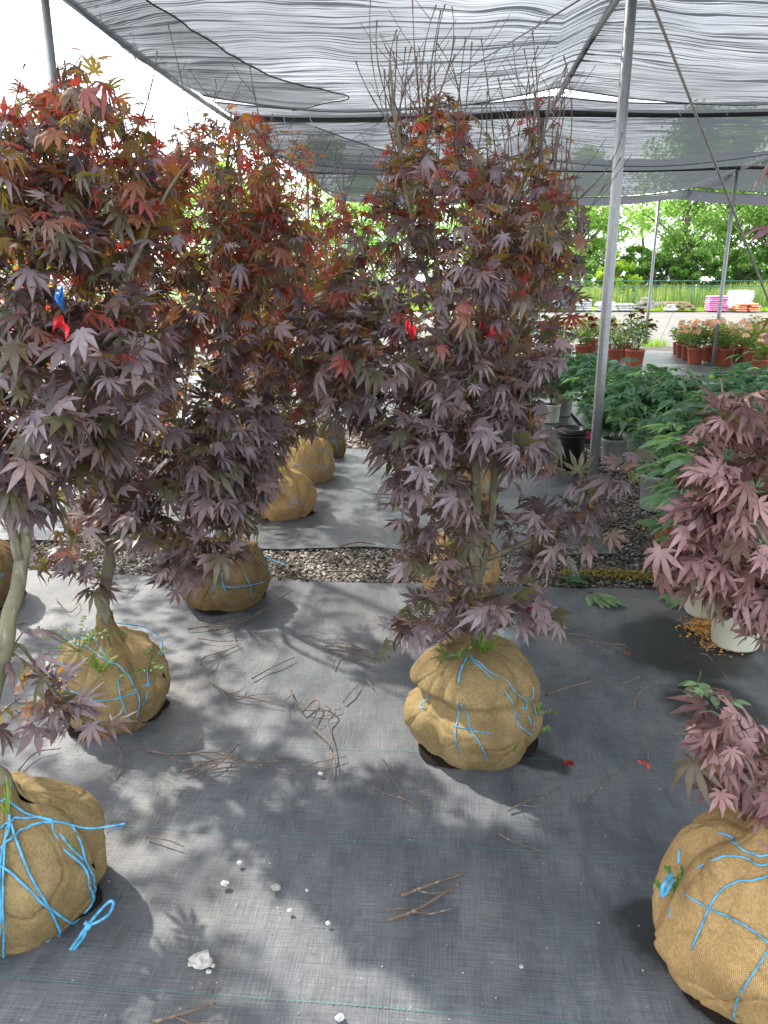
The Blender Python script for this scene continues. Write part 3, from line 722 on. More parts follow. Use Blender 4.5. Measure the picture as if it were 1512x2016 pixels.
# ---------------- C1: the maple in the middle
cC1 = (.122, 2.31)
ballC1 = Ball(cC1, .232, .35, 21, k=5, tier=.40, td=.23, neck=.035, nr=.027, folds=9, lump=.075)
st = [pxs((945, 1300, 2.28, .020), (940, 1200, 2.28, .019), (935, 1080, 2.3, .016), (938, 960, 2.3, .014), (930, 800, 2.32, .011), (950, 640, 2.35, .009), (985, 480, 2.35, .007), (1040, 330, 2.35, .005), (1055, 180, 2.35, .003)),
      pxs((937, 1180, 2.28, .014), (905, 1090, 2.25, .012), (890, 980, 2.22, .011), (878, 800, 2.2, .010), (868, 600, 2.2, .008), (850, 420, 2.2, .007), (838, 250, 2.2, .005), (845, 130, 2.2, .003)),
      pxs((940, 1150, 2.29, .013), (965, 1040, 2.32, .012), (975, 930, 2.36, .011), (990, 760, 2.42, .009), (1040, 600, 2.48, .007), (1085, 430, 2.5, .005), (1100, 250, 2.5, .003)),
      pxs((960, 1100, 2.3, .010), (1050, 1060, 2.25, .008), (1120, 1010, 2.2, .006), (1200, 930, 2.18, .003)),
      pxs((880, 820, 2.2, .008), (820, 720, 2.2, .007), (760, 600, 2.2, .005), (720, 480, 2.2, .003)),
      pxs((870, 640, 2.2, .007), (820, 480, 2.15, .006), (790, 300, 2.12, .005), (765, 120, 2.1, .003))]
cl = np.concatenate([
    env_points([(200, 820, 880), (300, 775, 1080), (380, 745, 1150), (480, 690, 1150), (580, 640, 1140), (680, 600, 1110), (780, 620, 1080), (890, 755, 1070)], 335, 2.3, .40),
    env_points([(180, 815, 870), (260, 785, 930), (360, 745, 1120), (520, 690, 1150)], 85, 2.32, .4),
    env_points([(560, 600, 760), (640, 570, 780), (740, 575, 780), (825, 660, 770)], 42, 2.4, .22),
    env_points([(850, 740, 1090), (950, 760, 1090), (1050, 790, 1100), (1150, 800, 1080), (1235, 790, 1060)], 62, 2.2, .3),
    clus((1110, 1010, 2.2), (1150, 1030, 2.2), (1180, 990, 2.18), (1215, 940, 2.15), (1240, 900, 2.15), (1090, 1060, 2.2), (1140, 1080, 2.2), (1195, 1040, 2.15), (1060, 1110, 2.2), (1150, 960, 2.2), (790, 1215, 2.1), (770, 1245, 2.05), (830, 1190, 2.1), (1090, 1215, 2.1), (1075, 1170, 2.12), (800, 1245, 2.05), (850, 1255, 2.1), (900, 1235, 2.1), (1010, 1230, 2.1), (1050, 1200, 2.1), (960, 1215, 2.1), (930, 1180, 2.1),
         (845, 160, 2.2), (850, 190, 2.2), (830, 230, 2.2), (1068, 200, 2.35), (1080, 230, 2.35), (1100, 260, 2.4), (640, 640, 2.3), (600, 680, 2.3), (690, 620, 2.2))])
bareC1 = rbare(14, 1010, 1140, 300, 440, 90, 240, 2.35, .2) + rbare(28, 740, 1130, 240, 420, 80, 260, 2.3, .25) + rbare(12, 760, 900, 180, 300, 120, 240, 2.2, .15) + barepx([(850, 300, 2.2, 812, -10, 2.2), (840, 250, 2.2, 868, 20, 2.2), (800, 300, 2.15, 730, -15, 2.15), (790, 280, 2.15, 742, 40, 2.15), (1062, 300, 2.35, 1048, 60, 2.35), (1075, 300, 2.35, 1060, 90, 2.35), (820, 330, 2.2, 700, 120, 2.2), (1120, 450, 2.4, 1222, 310, 2.4), (1150, 400, 2.4, 1225, 260, 2.4), (1085, 330, 2.4, 1110, 110, 2.4)])
def extraC1(tw):
    # loose twine loop standing off the back right of the ball
    P = catmull([at(990, 1262, 2.42), at(1000, 1240, 2.45), at(1020, 1222, 2.46), at(1034, 1236, 2.45), at(1030, 1268, 2.42)]); tw.tube(P, .0026, 5)
tree_c1 = maple('tall purple maple in the middle, red top leaves, olive burlap ball in front', cC1, ballC1, st, cl, .061, 6, 2.0, .45, bareC1, M_BURLAP,
    pix=[(0.002, (904, 1279), (875, 1287), (844, 1312), (829, 1343), (830, 1376), (836, 1388)), (0.002, (920, 1281), (910, 1302), (903, 1338)), (0.002, (918, 1282), (906, 1307), (900, 1343)), (0.002, (897, 1379), (895, 1421), (893, 1457), (897, 1481), (904, 1490)), (0.002, (923, 1282), (947, 1305), (982, 1343), (1009, 1376), (1023, 1407)), (0.002, (923, 1283), (956, 1307), (994, 1333), (1025, 1364), (1040, 1388), (1051, 1419), (1056, 1438)), (0.002, (890, 1423), (923, 1431), (968, 1438)), (0.002, (903, 1386), (923, 1426), (944, 1460), (956, 1495), (957, 1507)), (0.002, (1044, 1394), (1023, 1415), (1042, 1436), (1053, 1450)), (0.002, (1054, 1352), (1051, 1376), (1048, 1386)), (0.002, (1056, 1392), (1060, 1414), (1057, 1429))],
    weeds=[(.42, .86, 'grass', 34, .11, 1.0), (.93, .3, 'leafy', 5, .1), (-.75, .74, 'leafy', 5, .1), (.5, .22, 'grass', 8, .05), (.95, .14, 'leafy', 3, .07)], red=.75, ribbon=[(at(945, 640, 2.1), M_RIBBON, .042), (at(798, 645, 2.0), M_RIBBON, .03)], extra=extraC1)
# broken root stick out of its ball
# ---------------- L0: nearest maple of the left row
cL0 = (-1.035, 1.50)
ballL0 = Ball(cL0, .215, .295, 33, k=5, tier=.4, td=.03, neck=.05, nr=.03, folds=8, lump=.05)
st = [pxs((-45, 1640, 1.5, .024), (-35, 1480, 1.52, .022), (5, 1290, 1.55, .019), (40, 1120, 1.6, .016), (62, 950, 1.66, .014), (75, 700, 1.75, .011), (85, 450, 1.82, .009), (110, 280, 1.86, .006), (160, 120, 1.9, .003)),
      pxs((50, 1050, 1.62, .012), (110, 900, 1.65, .010), (190, 700, 1.66, .009), (270, 500, 1.66, .005), (325, 385, 1.66, .0032), (370, 320, 1.66, .0015)),
      pxs((40, 1100, 1.6, .012), (-30, 900, 1.6, .010), (-120, 650, 1.6, .007), (-150, 380, 1.6, .004)),
      pxs((75, 700, 1.75, .009), (40, 480, 1.7, .007), (20, 280, 1.7, .004)),
      pxs((10, 1290, 1.55, .006), (40, 1270, 1.6, .005), (70, 1310, 1.62, .004), (110, 1370, 1.62, .003))]
cl = np.concatenate([
    env_points([(110, 130, 220), (200, 30, 240), (280, -60, 260), (380, -200, 300), (520, -260, 300), (650, -260, 330), (760, -260, 310), (860, -240, 240), (960, -220, 130)], 270, 1.72, .26), env_points([(160, 60, 240), (260, -60, 280), (380, -180, 330), (480, -200, 350)], 80, 1.78, .26),
    clus((160, 110, 1.85), (185, 120, 1.85), (130, 150, 1.85), (170, 180, 1.85), (60, 200, 1.75), (110, 210, 1.8), (190, 200, 1.85), (270, 740, 1.5), (210, 720, 1.5), (120, 810, 1.45), (80, 820, 1.45), (160, 830, 1.45), (50, 900, 1.5), (20, 960, 1.5)),
    clus((45, 1245, 1.6), (62, 1300, 1.62), (100, 1335, 1.64), (40, 1375, 1.62), (110, 1400, 1.66), (75, 1420, 1.64), (165, 1410, 1.68), (200, 1430, 1.7))])
bare = rbare(10, 20, 330, 200, 330, 60, 170, 1.8, .15)
def extraL0(tw):
    # bow and loose ends at the right of the ball
    P = lambda x, y, Y=1.36: at(x, y, Y); K = P(172, 1822)
    tw.tube(catmull([K, P(195, 1795), P(216, 1775), P(223, 1780), P(214, 1800), P(192, 1815), K]), .0036, 6)
    tw.tube(catmull([K, P(158, 1842), P(140, 1868), P(131, 1884)]), .0046, 6); tw.tube(catmull([K, P(166, 1842), P(152, 1862), P(138, 1878)]), .0034, 6)
    tw.tube(catmull([P(166, 1816), P(176, 1822), P(170, 1830)]), .0058, 6)
def extraL0b(tw):
    Q = ballL0.path(ballL0.fit([(140, 1622), (141, 1623)]), .004)[0]; e = Q + np.array([.135, -.0, .012])
    tw.tube(catmull([Q, Q + [.045, -.004, -.004], Q + [.09, 0, .0], e]), .0026, 6)
    tw.tube(catmull([e, Q + [.1, .03, -.03], Q + [.062, .05, -.06]]), .0013, 5)
T = .0036
tree_l0 = maple('nearest maple of the left row, brown burlap ball with thick blue twine and bow', cL0, ballL0, st, cl, .070, 6, 2.02, .4, bare, M_BURLAP,
    pix=[(0.003, (-35, 1564), (0, 1575), (26, 1584), (59, 1600), (100, 1612), (140, 1621), (159, 1649), (172, 1697), (190, 1736), (189, 1776), (172, 1824)), (0.003, (-44, 1653), (0, 1627), (28, 1610), (65, 1605), (103, 1613)), (0.003, (-44, 1693), (0, 1669), (28, 1643), (65, 1619), (103, 1615)), (0.003, (103, 1615), (105, 1634), (127, 1669), (170, 1706), (183, 1747), (183, 1791), (170, 1821)), (0.003, (109, 1634), (140, 1662), (168, 1691)), (0.003, (-44, 1662), (0, 1701), (44, 1736), (98, 1787), (148, 1821), (172, 1824)), (0.003, (17, 1595), (20, 1612), (7, 1671), (2, 1736), (4, 1802), (0, 1880)), (0.003, (20, 1616), (13, 1632), (9, 1715), (10, 1824), (15, 1911)), (0.003, (22, 1616), (39, 1664), (59, 1719), (96, 1782), (118, 1824), (122, 1852), (113, 1887))],
    weeds=[(.55, .86, 'grass', 9, .12, .6), (.2, .2, 'leafy', 3, .035), (.05, .38, 'grass', 9, .045), (.03, .12, 'leafy', 3, .05), (.95, .5, 'grass', 4, .05)], ribbon=[(at(105, 640, 1.5), M_RIBBON, .042), (at(114, 588, 1.5), M_BLUETAG, .006)], extra=[extraL0, extraL0b])
# ---------------- L1
cL1 = (float(at(210, 1250, 2.38)[0]), 2.38)
ballL1 = Ball(cL1, .203, .295, 45, k=4, tier=.42, td=.06, neck=.085, nr=.027, folds=9, lump=.05, bumps=[(.1, .7, .18, .2, .05), (.8, .7, .15, .3, .05)])
st = [pxs((205, 1260, 2.38, .024), (204, 1200, 2.38, .022), (212, 1120, 2.38, .020), (226, 1030, 2.38, .018), (235, 950, 2.38, .016), (240, 800, 2.4, .013), (262, 600, 2.4, .011), (310, 420, 2.4, .008), (380, 280, 2.4, .004)),
      pxs((236, 930, 2.38, .012), (310, 800, 2.42, .010), (390, 620, 2.45, .008), (440, 420, 2.45, .006), (455, 220, 2.45, .003)),
      pxs((230, 980, 2.38, .012), (160, 830, 2.36, .010), (110, 640, 2.34, .008), (120, 420, 2.34, .005)),
      pxs((228, 1040, 2.38, .009), (310, 1020, 2.3, .007), (400, 1060, 2.25, .004))]
cl = np.concatenate([env_points([(200, 430, 475), (270, 330, 560), (350, 220, 570), (450, 130, 590), (600, 100, 580), (750, 120, 560), (880, 140, 540), (980, 100, 520)], 370, 2.4, .36), env_points([(230, 400, 510), (310, 260, 580), (400, 200, 600), (520, 200, 600)], 110, 2.42, .36),
    env_points([(1000, 250, 540), (1060, 250, 500), (1120, 260, 450), (1150, 300, 420)], 26, 2.25, .12), env_points([(860, 120, 560), (960, 90, 540), (1060, 110, 480)], 60, 2.38, .34), clus((60, 1060, 2.3), (120, 1080, 2.3), (160, 1110, 2.3), (90, 1110, 2.3), (180, 1150, 2.3))])
bare = rbare(20, 230, 560, 240, 400, 70, 200, 2.4, .25)
T = .0028
tree_l1 = maple('second maple of the left row, gathered burlap neck round its green trunk', cL1, ballL1, st, cl, .063, 6, 2.0, .45, bare, M_BURLAP, red=1.1, redmap=lambda p, z: z + .08,
    pix=[(0.0019, (137, 1264), (155, 1246), (176, 1249), (198, 1274), (219, 1305)), (0.0022, (155, 1246), (181, 1270), (214, 1296), (250, 1322), (271, 1348), (281, 1379), (276, 1412)), (0.0022, (92, 1336), (119, 1358), (155, 1371), (193, 1378), (236, 1377), (276, 1362), (307, 1339)), (0.0022, (117, 1300), (119, 1334), (124, 1374), (129, 1420)), (0.0022, (110, 1303), (105, 1346), (107, 1389), (119, 1431)), (0.0022, (235, 1336), (242, 1374), (257, 1412), (260, 1429)), (0.0022, (295, 1315), (295, 1346), (289, 1391))],
    weeds=[(.25, .62, 'grass', 34, .11, 1.1), (-.55, .74, 'leafy', 16, .2), (.93, .5, 'leafy', 5, .13)],
    extra=lambda tw: tw.tube(catmull([at(228, 1226, 2.5), at(290, 1236, 2.48), at(318, 1262, 2.44), at(319, 1290, 2.4)]), .0026, 5))
# ---------------- L2
cL2 = (float(at(436, 1080, 3.42)[0]), 3.42)
ballL2 = Ball(cL2, .222, .30, 57, k=5, tier=.42, td=.07, neck=.04, nr=.029, folds=9, lump=.05)
st = [pxs((425, 1070, 3.42, .024), (424, 1010, 3.42, .021), (415, 940, 3.42, .018), (420, 850, 3.42, .015), (450, 700, 3.42, .012), (510, 500, 3.45, .008), (580, 300, 3.45, .003)),
      pxs((422, 1010, 3.42, .015), (385, 960, 3.42, .013), (360, 900, 3.42, .010), (370, 700, 3.42, .006)),
      pxs((430, 990, 3.42, .010), (500, 930, 3.35, .008), (525, 850, 3.35, .006), (560, 700, 3.4, .004)), pxs((420, 850, 3.42, .01), (540, 650, 3.5, .007), (640, 450, 3.5, .004))]
cl = np.concatenate([env_points([(270, 560, 620), (340, 500, 640), (420, 440, 700), (560, 420, 740), (700, 420, 740), (820, 420, 700)], 300, 3.45, .4),
    env_points([(820, 420, 640), (900, 430, 560), (960, 470, 540)], 26, 3.35, .2)])
bare = rbare(24, 440, 690, 330, 450, 50, 140, 3.45, .3)
maple('third maple of the left row, forked trunk above a round burlap ball by the gravel', cL2, ballL2, st, cl, .060, 6, 2.0, .5, bare, M_BURLAP3,
    pix=[(0.002, (436, 1072), (440, 1128), (441, 1156), (458, 1193)), (0.002, (425, 1154), (470, 1154), (532, 1140)), (0.002, (482, 1120), (500, 1163), (502, 1180)), (0.002, (515, 1096), (535, 1113), (538, 1126)), (0.002, (416, 1138), (416, 1183))], weeds=[(-.1, .62, 'grass', 26, .14, 1.1)],
    extra=lambda tw: tw.tube(catmull([at(520, 1094, 3.3), at(540, 1104, 3.28), at(562, 1112, 3.25)]), .0032, 5), green=.26, red=1.25, redmap=lambda p, z: z + .24)
# ---------------- L3, L4, L5 further along the row
def far_maple(label, c, r, h, seed, nclus, rx=.45, zc=1.3, rz=.72, ball=True, burlap=None, twines=True, lean=0, nb=10, lsize=.060, leaves=6, red=1.3, green=.3, group='balled maples in rows', neck=.06, pix=()):
    b = Ball(c, r, h, seed, k=5, tier=.42, td=.08, neck=neck, nr=.026, folds=9, lump=.06) if ball else None
    z0 = h; x, y = c
    st = [[(x, y, z0 - .03, .022), (x + .01 + lean, y, z0 + .25, .018), (x + lean * 1.5, y + .02, .95, .013), (x + .03, y, 1.4, .009), (x + .02, y, 1.9, .003)],
          [(x + lean, y, z0 + .2, .013), (x - .14, y - .05, .9, .010), (x - .25, y - .05, 1.35, .006), (x - .27, y, 1.75, .003)],
          [(x + lean, y, z0 + .28, .012), (x + .15, y + .05, .9, .009), (x + .24, y + .02, 1.4, .006), (x + .22, y, 1.8, .003)]]
    cl = ell_points((x, y, zc), rx, rz, nclus)
    bare = [(np.array([x + dx, y + dy, zz]), np.array([x + dx * 1.15, y + dy * 1.1, zz + rng.uniform(.18, .42)])) for dx, dy, zz in zip(rng.uniform(-.3, .3, nb), rng.uniform(-.3, .3, nb), rng.uniform(1.6, 1.9, nb))]
    tws = [(.003, (-.3, .85), (-.4, .6), (-.35, .4), (-.3, .1)), (.003, (-.25, .85), (.2, .7), (.5, .45), (.65, .15)), (.003, (-.8, .45), (-.2, .40), (.5, .38), (.9, .45)), (.003, (.1, .85), (.15, .5), (.1, .15))] if twines else []
    return maple(label, c, b, st, cl, lsize, leaves, 2.0, .55, bare, burlap or M_BURLAP2, tws, [(-.3, .7, 'grass', 10, .1)] if ball else (), detail=False, redmap=lambda p, z: z + .2, red=red, green=green, group=group, pix=pix)
far_maple('fourth maple of the left row, its brown burlap ball slumped and folded', (float(at(556, 985, 4.86)[0]), 4.86), .225, .29, 71, 200, rx=.52, zc=1.3, rz=.72, lean=.02, twines=False, pix=[(0.0022, (516, 939), (527, 935), (548, 939), (572, 952), (590, 976), (609, 1008)), (0.0022, (524, 936), (525, 970)), (0.0022, (580, 965), (575, 989), (577, 1005)), (0.0022, (564, 989), (596, 976))])
far_maple('fifth maple of the left row, tan burlap ball cinched by a blue knot', (float(at(612, 915, 5.78)[0]), 5.78), .195, .33, 82, 150, rx=.5, zc=1.34, rz=.66, twines=False, pix=[(0.0022, (569, 914), (617, 916), (661, 920)), (0.0022, (639, 878), (622, 891), (588, 910)), (0.0022, (639, 878), (642, 907), (639, 949)), (0.0022, (639, 878), (658, 894), (661, 923)), (0.0022, (622, 915), (618, 939))])
far_maple('last maple of the left row, small dark burlap ball near the second gravel strip', (float(at(645, 875, 6.62)[0]), 6.62), .17, .32, 93, 130, rx=.5, zc=1.36, rz=.6, burlap=M_BURLAP3)
far_maple('second maple of the middle row, ball half hidden behind the olive burlap ball', (.09, 3.62), .2, .3, 104, 130, rx=.42, zc=1.3, rz=.66, lean=-.02, red=.9)
far_maple('third maple of the middle row, tan ball seen through the front maple', (.20, 5.15), .19, .32, 115, 110, rx=.42, zc=1.3, rz=.62, red=.9)
for (c, s, lab) in [((-2.05, 2.3), 186, 'unseen maple added in the outer left row to shade the front fabric'), ((-3.1, 3.7), 197, 'unseen maple added two rows out at the left for shade'), ((-2.2, 3.3), 131, 'leftmost shaded maple behind the nearest left trees, brown ball with blue twine'), ((-2.15, 4.4), 142, 'second maple of the outer left row, orange leaves seen through gaps'), ((-2.0, 5.5), 153, 'third maple of the outer left row, behind the forked trunk'), ((-1.95, 6.7), 164, 'fourth maple of the outer left row, ball near the second gravel strip'), ((-3.1, 5.0), 175, 'orange topped maple at the far left edge of the canopy')]:  # first two stand out of view, added to filter sun off the front fabric
    far_maple(lab, c, .19, .3, s, 110, rx=.5, zc=1.25, rz=.68, burlap=M_BURLAP3, red=1.2, green=.3)
# ---------------- R0
cR0 = (.715, 1.44)
ballR0 = Ball(cR0, .216, .36, 203, k=5, tier=.5, td=.03, neck=.03, nr=.03, folds=7, lump=.06, bumps=[(-2.6, .72, .22, .2, .06)])
st = [pxs((1500, 1640, 1.48, .022), (1540, 1450, 1.52, .019), (1560, 1200, 1.6, .015), (1560, 900, 1.65, .010), (1570, 600, 1.7, .005)),
      pxs((1550, 1350, 1.55, .008), (1470, 1180, 1.62, .006), (1430, 1000, 1.65, .005), (1422, 850, 1.68, .003), (1420, 745, 1.7, .002)),
      pxs((1560, 1200, 1.6, .008), (1500, 1050, 1.58, .005), (1400, 960, 1.56, .003)),
      pxs((1520, 1500, 1.5, .007), (1470, 1440, 1.5, .005), (1400, 1400, 1.5, .003))]
cl = np.concatenate([env_points([(780, 1420, 1640), (860, 1390, 1640), (950, 1345, 1640), (1040, 1310, 1640), (1120, 1350, 1640), (1195, 1440, 1640)], 82, 1.62, .13),
    env_points([(1410, 1390, 1600), (1470, 1380, 1620), (1530, 1430, 1620), (1590, 1480, 1640)], 24, 1.48, .12), clus((1312, 1062, 1.58), (1318, 1105, 1.58), (1345, 985, 1.6), (1390, 860, 1.62), (1360, 930, 1.6), (1350, 1045, 1.6), (1345, 1090, 1.6), (1395, 930, 1.6), (1440, 800, 1.65), (1470, 770, 1.65), (1375, 1405, 1.48), (1372, 1480, 1.48), (1400, 1540, 1.45), (1490, 1640, 1.42)),
    env_points([(300, 1500, 1900), (700, 1560, 1900), (1300, 1600, 1900)], 60, 1.65, .3)])
tree_r0 = maple('maple at the lower right corner, bright tan burlap ball and dusky pink leaves', cR0, ballR0, st, cl, .070, 5, 2.2, -1.0, (), M_BURLAP2, red=0., green=.02, tint=(1.45, 1.04, .98),
    pix=[(0.0022, (1345, 1738), (1367, 1708), (1404, 1686), (1432, 1680), (1469, 1686), (1512, 1699), (1566, 1718)), (0.0022, (1358, 1872), (1376, 1829), (1404, 1770), (1436, 1740), (1469, 1729), (1512, 1723), (1555, 1723)), (0.0022, (1332, 1747), (1350, 1764), (1397, 1788), (1447, 1811), (1480, 1831), (1512, 1853), (1555, 1883)), (0.0022, (1555, 1818), (1512, 1870), (1480, 1915), (1456, 1954), (1445, 1987), (1441, 2015)), (0.0022, (1337, 1753), (1324, 1781), (1316, 1805)), (0.0022, (1413, 1636), (1436, 1645), (1460, 1655), (1512, 1684))],
    weeds=[(-.97, .42, 'leafy', 4, .1), (-.98, .42, 'leafy', 3, .07)],
    extra=[lambda tw: tw.tube(catmull([at(1322, 1720, 1.4), at(1306, 1742, 1.36), at(1303, 1762, 1.36), at(1312, 1755, 1.37), at(1325, 1730, 1.4)]), .0045, 6), lambda tw: tw.tube(catmull([at(1336, 1700, 1.42), at(1337, 1672, 1.44)]), .003, 5)])

# ------------------------------------------------------------------ shade canopy
H = 3.27; XS = (-2.5, 1.03, 4.82, 8.6); YS = (.45, 5.22, 9.75, 14.45, 19.4)
fr = thing('shade_house_frame', 'galvanised steel post and pipe frame holding up the shade cloth', 'frame', (XS[1], YS[1], 0))
fo = np.array([XS[1], YS[1], 0])
for xi, x in enumerate(XS):
    for yi, y in enumerate(YS):
        if x == XS[1] and yi in (0, 3, 4) and False: continue
        b = MB(); r = .033; n = 14
        b.tube([(x, y, -.08), (x, y, 1.0), (x, y, 2.2), (x, y, H - .03)], r, n); b.tube([(x, y, H - .04), (x, y, H + .0)], r * 1.25, n)
        b.build('post', M_STEEL, fr, fo)
for x in XS[1:]:
    b = MB(); yy = np.linspace(YS[0], YS[-1], 30); b.tube(np.stack([0 * yy + x + .045, yy, H + .01 + .012 * np.sin(yy * 2)], -1), .027, 10); b.build('ridge_pipe', M_STEEL, fr, fo)
b = MB(); yy = np.linspace(YS[0], YS[-1], 40); b.tube(np.stack([0 * yy + XS[0] - .045, yy, H + .01 - .03 * np.abs(np.sin((yy - .45) / 4.74 * math.pi))], -1), .028, 10); b.build('edge_pipe', M_STEEL, fr, fo)
for yi, y in enumerate(YS):
    b = MB(); xx = np.linspace(XS[0], XS[-1], 60); b.tube(np.stack([xx, 0 * xx + y - .075, H + .02 - .03 * np.abs(np.sin((xx - XS[0]) / 3.7 * math.pi))], -1), .027 if yi != 2 else .04, 10)
    b.build('cross_pipe', M_PIPE if yi in (2, 3) else M_STEEL, fr, fo)
def cable(P, r, name='cable'):
    b = MB(); b.tube(P, r, 5); return b.build(name, M_CABLE, fr, fo)
cable([(XS[1], YS[1], H - .05), (XS[0] + .02, YS[3] - .6, H - .02)], .006)
cable([(XS[0], YS[2], H - .05), (XS[1], YS[3], H - .02)], .005)
pA = np.array([XS[1] + .06, YS[1], H - .12]); pB = G(1600, 815)
cable([pA + (pB - pA) * k for k in np.linspace(0, 1, 5)], .010, 'guy_wire')
cable([G(1300, 668), at(1352, 560, 19.35)], .006, 'guy_wire')
cable([(XS[0], YS[1], H), (XS[0] - 1.6, YS[1] + 3.2, 1.6)], .005, 'guy_wire')
def cloth_z(X, Y, y0, y1, sag, sagy, up=.035):
    Z = np.full_like(X, H + up)
    rest = np.ones_like(X)   # 0 where the cloth lies on a cross pipe
    for yr in YS: rest = np.minimum(rest, np.clip(np.abs(Y - yr + .075) / 1.5, 0, 1) ** .6)
    Z = Z + .045 * (1 - rest)
    for a, c in zip(XS[:-1], XS[1:]):
        m = (X >= a) & (X <= c); u = (X - a) / (c - a); Z = np.where(m, Z - sag * 4 * u * (1 - u) * rest, Z)
    v = np.clip((Y - y0) / (y1 - y0), 0, 1); Z = Z - sagy * 4 * v * (1 - v) * np.clip(np.abs((X - XS[1])) / .8, 0, 1) * rest
    return Z
def cloth(label, y0, y1, sag, sagy, mat, seed, edge=.1, name='shade_cloth', layers=(), drop0=0, drop1=0, x0=None, tails=True):
    nx, ny = 160, int(30 + (y1 - y0) * 16); xa = x0 or XS[0]
    X, Y = np.meshgrid(np.linspace(xa, XS[-1], nx), np.linspace(y0, y1, ny), indexing='ij')
    Yn = (Y - y0) / (y1 - y0)
    # scalloped free edges: they pull back between the supports
    sc = np.zeros_like(X)
    for a, c in zip(XS[:-1], XS[1:]):
        u = np.clip((X - a) / (c - a), 0, 1); sc = np.where((X >= a) & (X <= c), 4 * u * (1 - u), sc)
    Y = Y + (Yn ** 6) * (-edge * (1 - sc)) + ((1 - Yn) ** 6) * edge * .6 * (1 - sc)
    def zf(X, Y):
        Yn = (Y - y0) / (y1 - y0)
        Z = cloth_z(X, Y, y0, y1, sag, sagy)
        Z = Z + .007 * vnoise(X * 1.1 + seed, Y * 9, seed) + .004 * vnoise(X * 2.3, Y * 24 + seed, seed + 1) + .03 * vnoise(X * .7, Y * .9, seed + 2) - .03
        return Z - drop0 * np.clip(1 - Yn * 6, 0, 1) ** 2 - drop1 * np.clip(Yn * 6 - 5, 0, 1) ** 2
    V = np.stack([X, Y, zf(X, Y)], -1).reshape(-1, 3)
    i = np.arange(nx - 1)[:, None]; j = np.arange(ny - 1)[None]
    q = np.stack([i * ny + j, (i + 1) * ny + j, (i + 1) * ny + j + 1, i * ny + j + 1], -1).reshape(-1, 4)
    b = MB(); b.add(V, None, q); o = b.build(name, mat); tag(o, label, 'shade cloth', 'shade cloth panels')
    for poly in layers:
        P = np.array(poly, float); k = 24; # fan-filled second layer hung just under the panel
        lo, hi = P.min(0), P.max(0); gx, gy = np.meshgrid(np.linspace(lo[0], hi[0], 90), np.linspace(lo[1], hi[1], 110), indexing='ij')
        def inside(x, y):
            c = np.zeros(x.shape, bool); n = len(P)
            for s in range(n):
                (xa_, ya), (xb, yb) = P[s], P[(s + 1) % n]
                with np.errstate(divide='ignore', invalid='ignore'):
                    hit = ((ya > y) != (yb > y)) & (x < (xb - xa_) * (y - ya) / (yb - ya + 1e-12) + xa_)
                c ^= hit
            return c
        ins = inside((gx[:-1, :-1] + gx[1:, 1:]) / 2, (gy[:-1, :-1] + gy[1:, 1:]) / 2)
        n2 = gx.shape[1]; ii, jj = np.nonzero(ins); qq = np.stack([ii * n2 + jj, (ii + 1) * n2 + jj, (ii + 1) * n2 + jj + 1, ii * n2 + jj + 1], -1)
        b = MB(); b.add(np.stack([gx, gy, zf(gx, gy) - .012], -1).reshape(-1, 3), None, qq); b.build('overlap_layer', M_CLOTH3, o)
        Q = catmull([(px_, py_, 0) for px_, py_ in poly[1:-1]], 12); b = MB(); b.tube(np.stack([Q[:, 0], Q[:, 1], zf(Q[:, 0], Q[:, 1]) - .018], -1), .006, 5); b.build('seam', M_PIPE, o)
    # dark bound hem along the free edges
    hb = MB()
    for col_ in (0, ny - 1):
        Pp = np.stack([X[:, col_], Y[:, col_], zf(X[:, col_], Y[:, col_])], -1); hb = MB(); hb.tube(Pp, .009, 5); hb.build('hem', M_PIPE, o)
    return o
cloth('near shade cloth panel overhead, pale grey with fine wrinkles', .35, 8.62, .16, .10, M_CLOTH, 3, .16, layers=[
    [(-2.5, 2.5), (-2.3, 3.5), (-2.15, 4.8), (-1.85, 5.7), (-1.4, 6.7), (-.9, 7.45), (-1.3, 8.0), (-1.6, 8.5), (-2.5, 8.6)],
    [(1.7, 4.0), (1.95, 5.5), (2.4, 6.4), (3.1, 7.2), (3.6, 8.5), (4.8, 8.5), (4.8, 4.0)]])
cloth('second shade cloth panel, hanging over the dark cross pipe', 8.78, 12.3, .16, .12, M_CLOTH2, 9, .14, layers=[[(-2.5, 9.2), (-1.6, 9.9), (.2, 11.6), (.4, 12.25), (-2.5, 12.25)]], drop1=.06)
cloth('third shade cloth panel, darkest strip further back', 12.42, 17.0, .14, .10, M_CLOTH2, 14, .12, layers=[[(-2.5, 12.5), (.9, 12.5), (.6, 16.9), (-2.5, 16.9)]])
cloth('last shade cloth panel, low strip over the rose beds', 17.2, 19.5, .16, .12, M_CLOTH2, 17, .1)
# white ties hanging from the pipes
b = None
for (x, y, l) in [(-2.46, 6.0, .07), (-2.46, 6.6, .06), (-2.47, 7.3, .08), (-2.46, 7.9, .05), (-1.9, 9.6, .09), (-1.6, 9.6, .06), (-.3, 9.62, .07), (1.9, 9.62, .07), (2.5, 9.62, .05), (3.0, 9.62, .05)]:
    b = MB(); b.tube([(x, y - .04, H + .03), (x + .01, y - .05, H - l * .6), (x + .03, y - .045, H - l)], .004, 4); b.tube([(x, y - .112, H + .02), (x, y - .04, H + .055)], .005, 4)
    b.build('tie', M_ZIP, fr, fo)
for x in list(np.linspace(-2.3, -.7, 11)) + list(np.linspace(1.9, 4.6, 14)):
    b = MB(); b.tube([(x, 14.30, H + .0), (x + .004, 14.3, H + .13)], .004, 4); b.build('tie', M_ZIP, fr, fo)

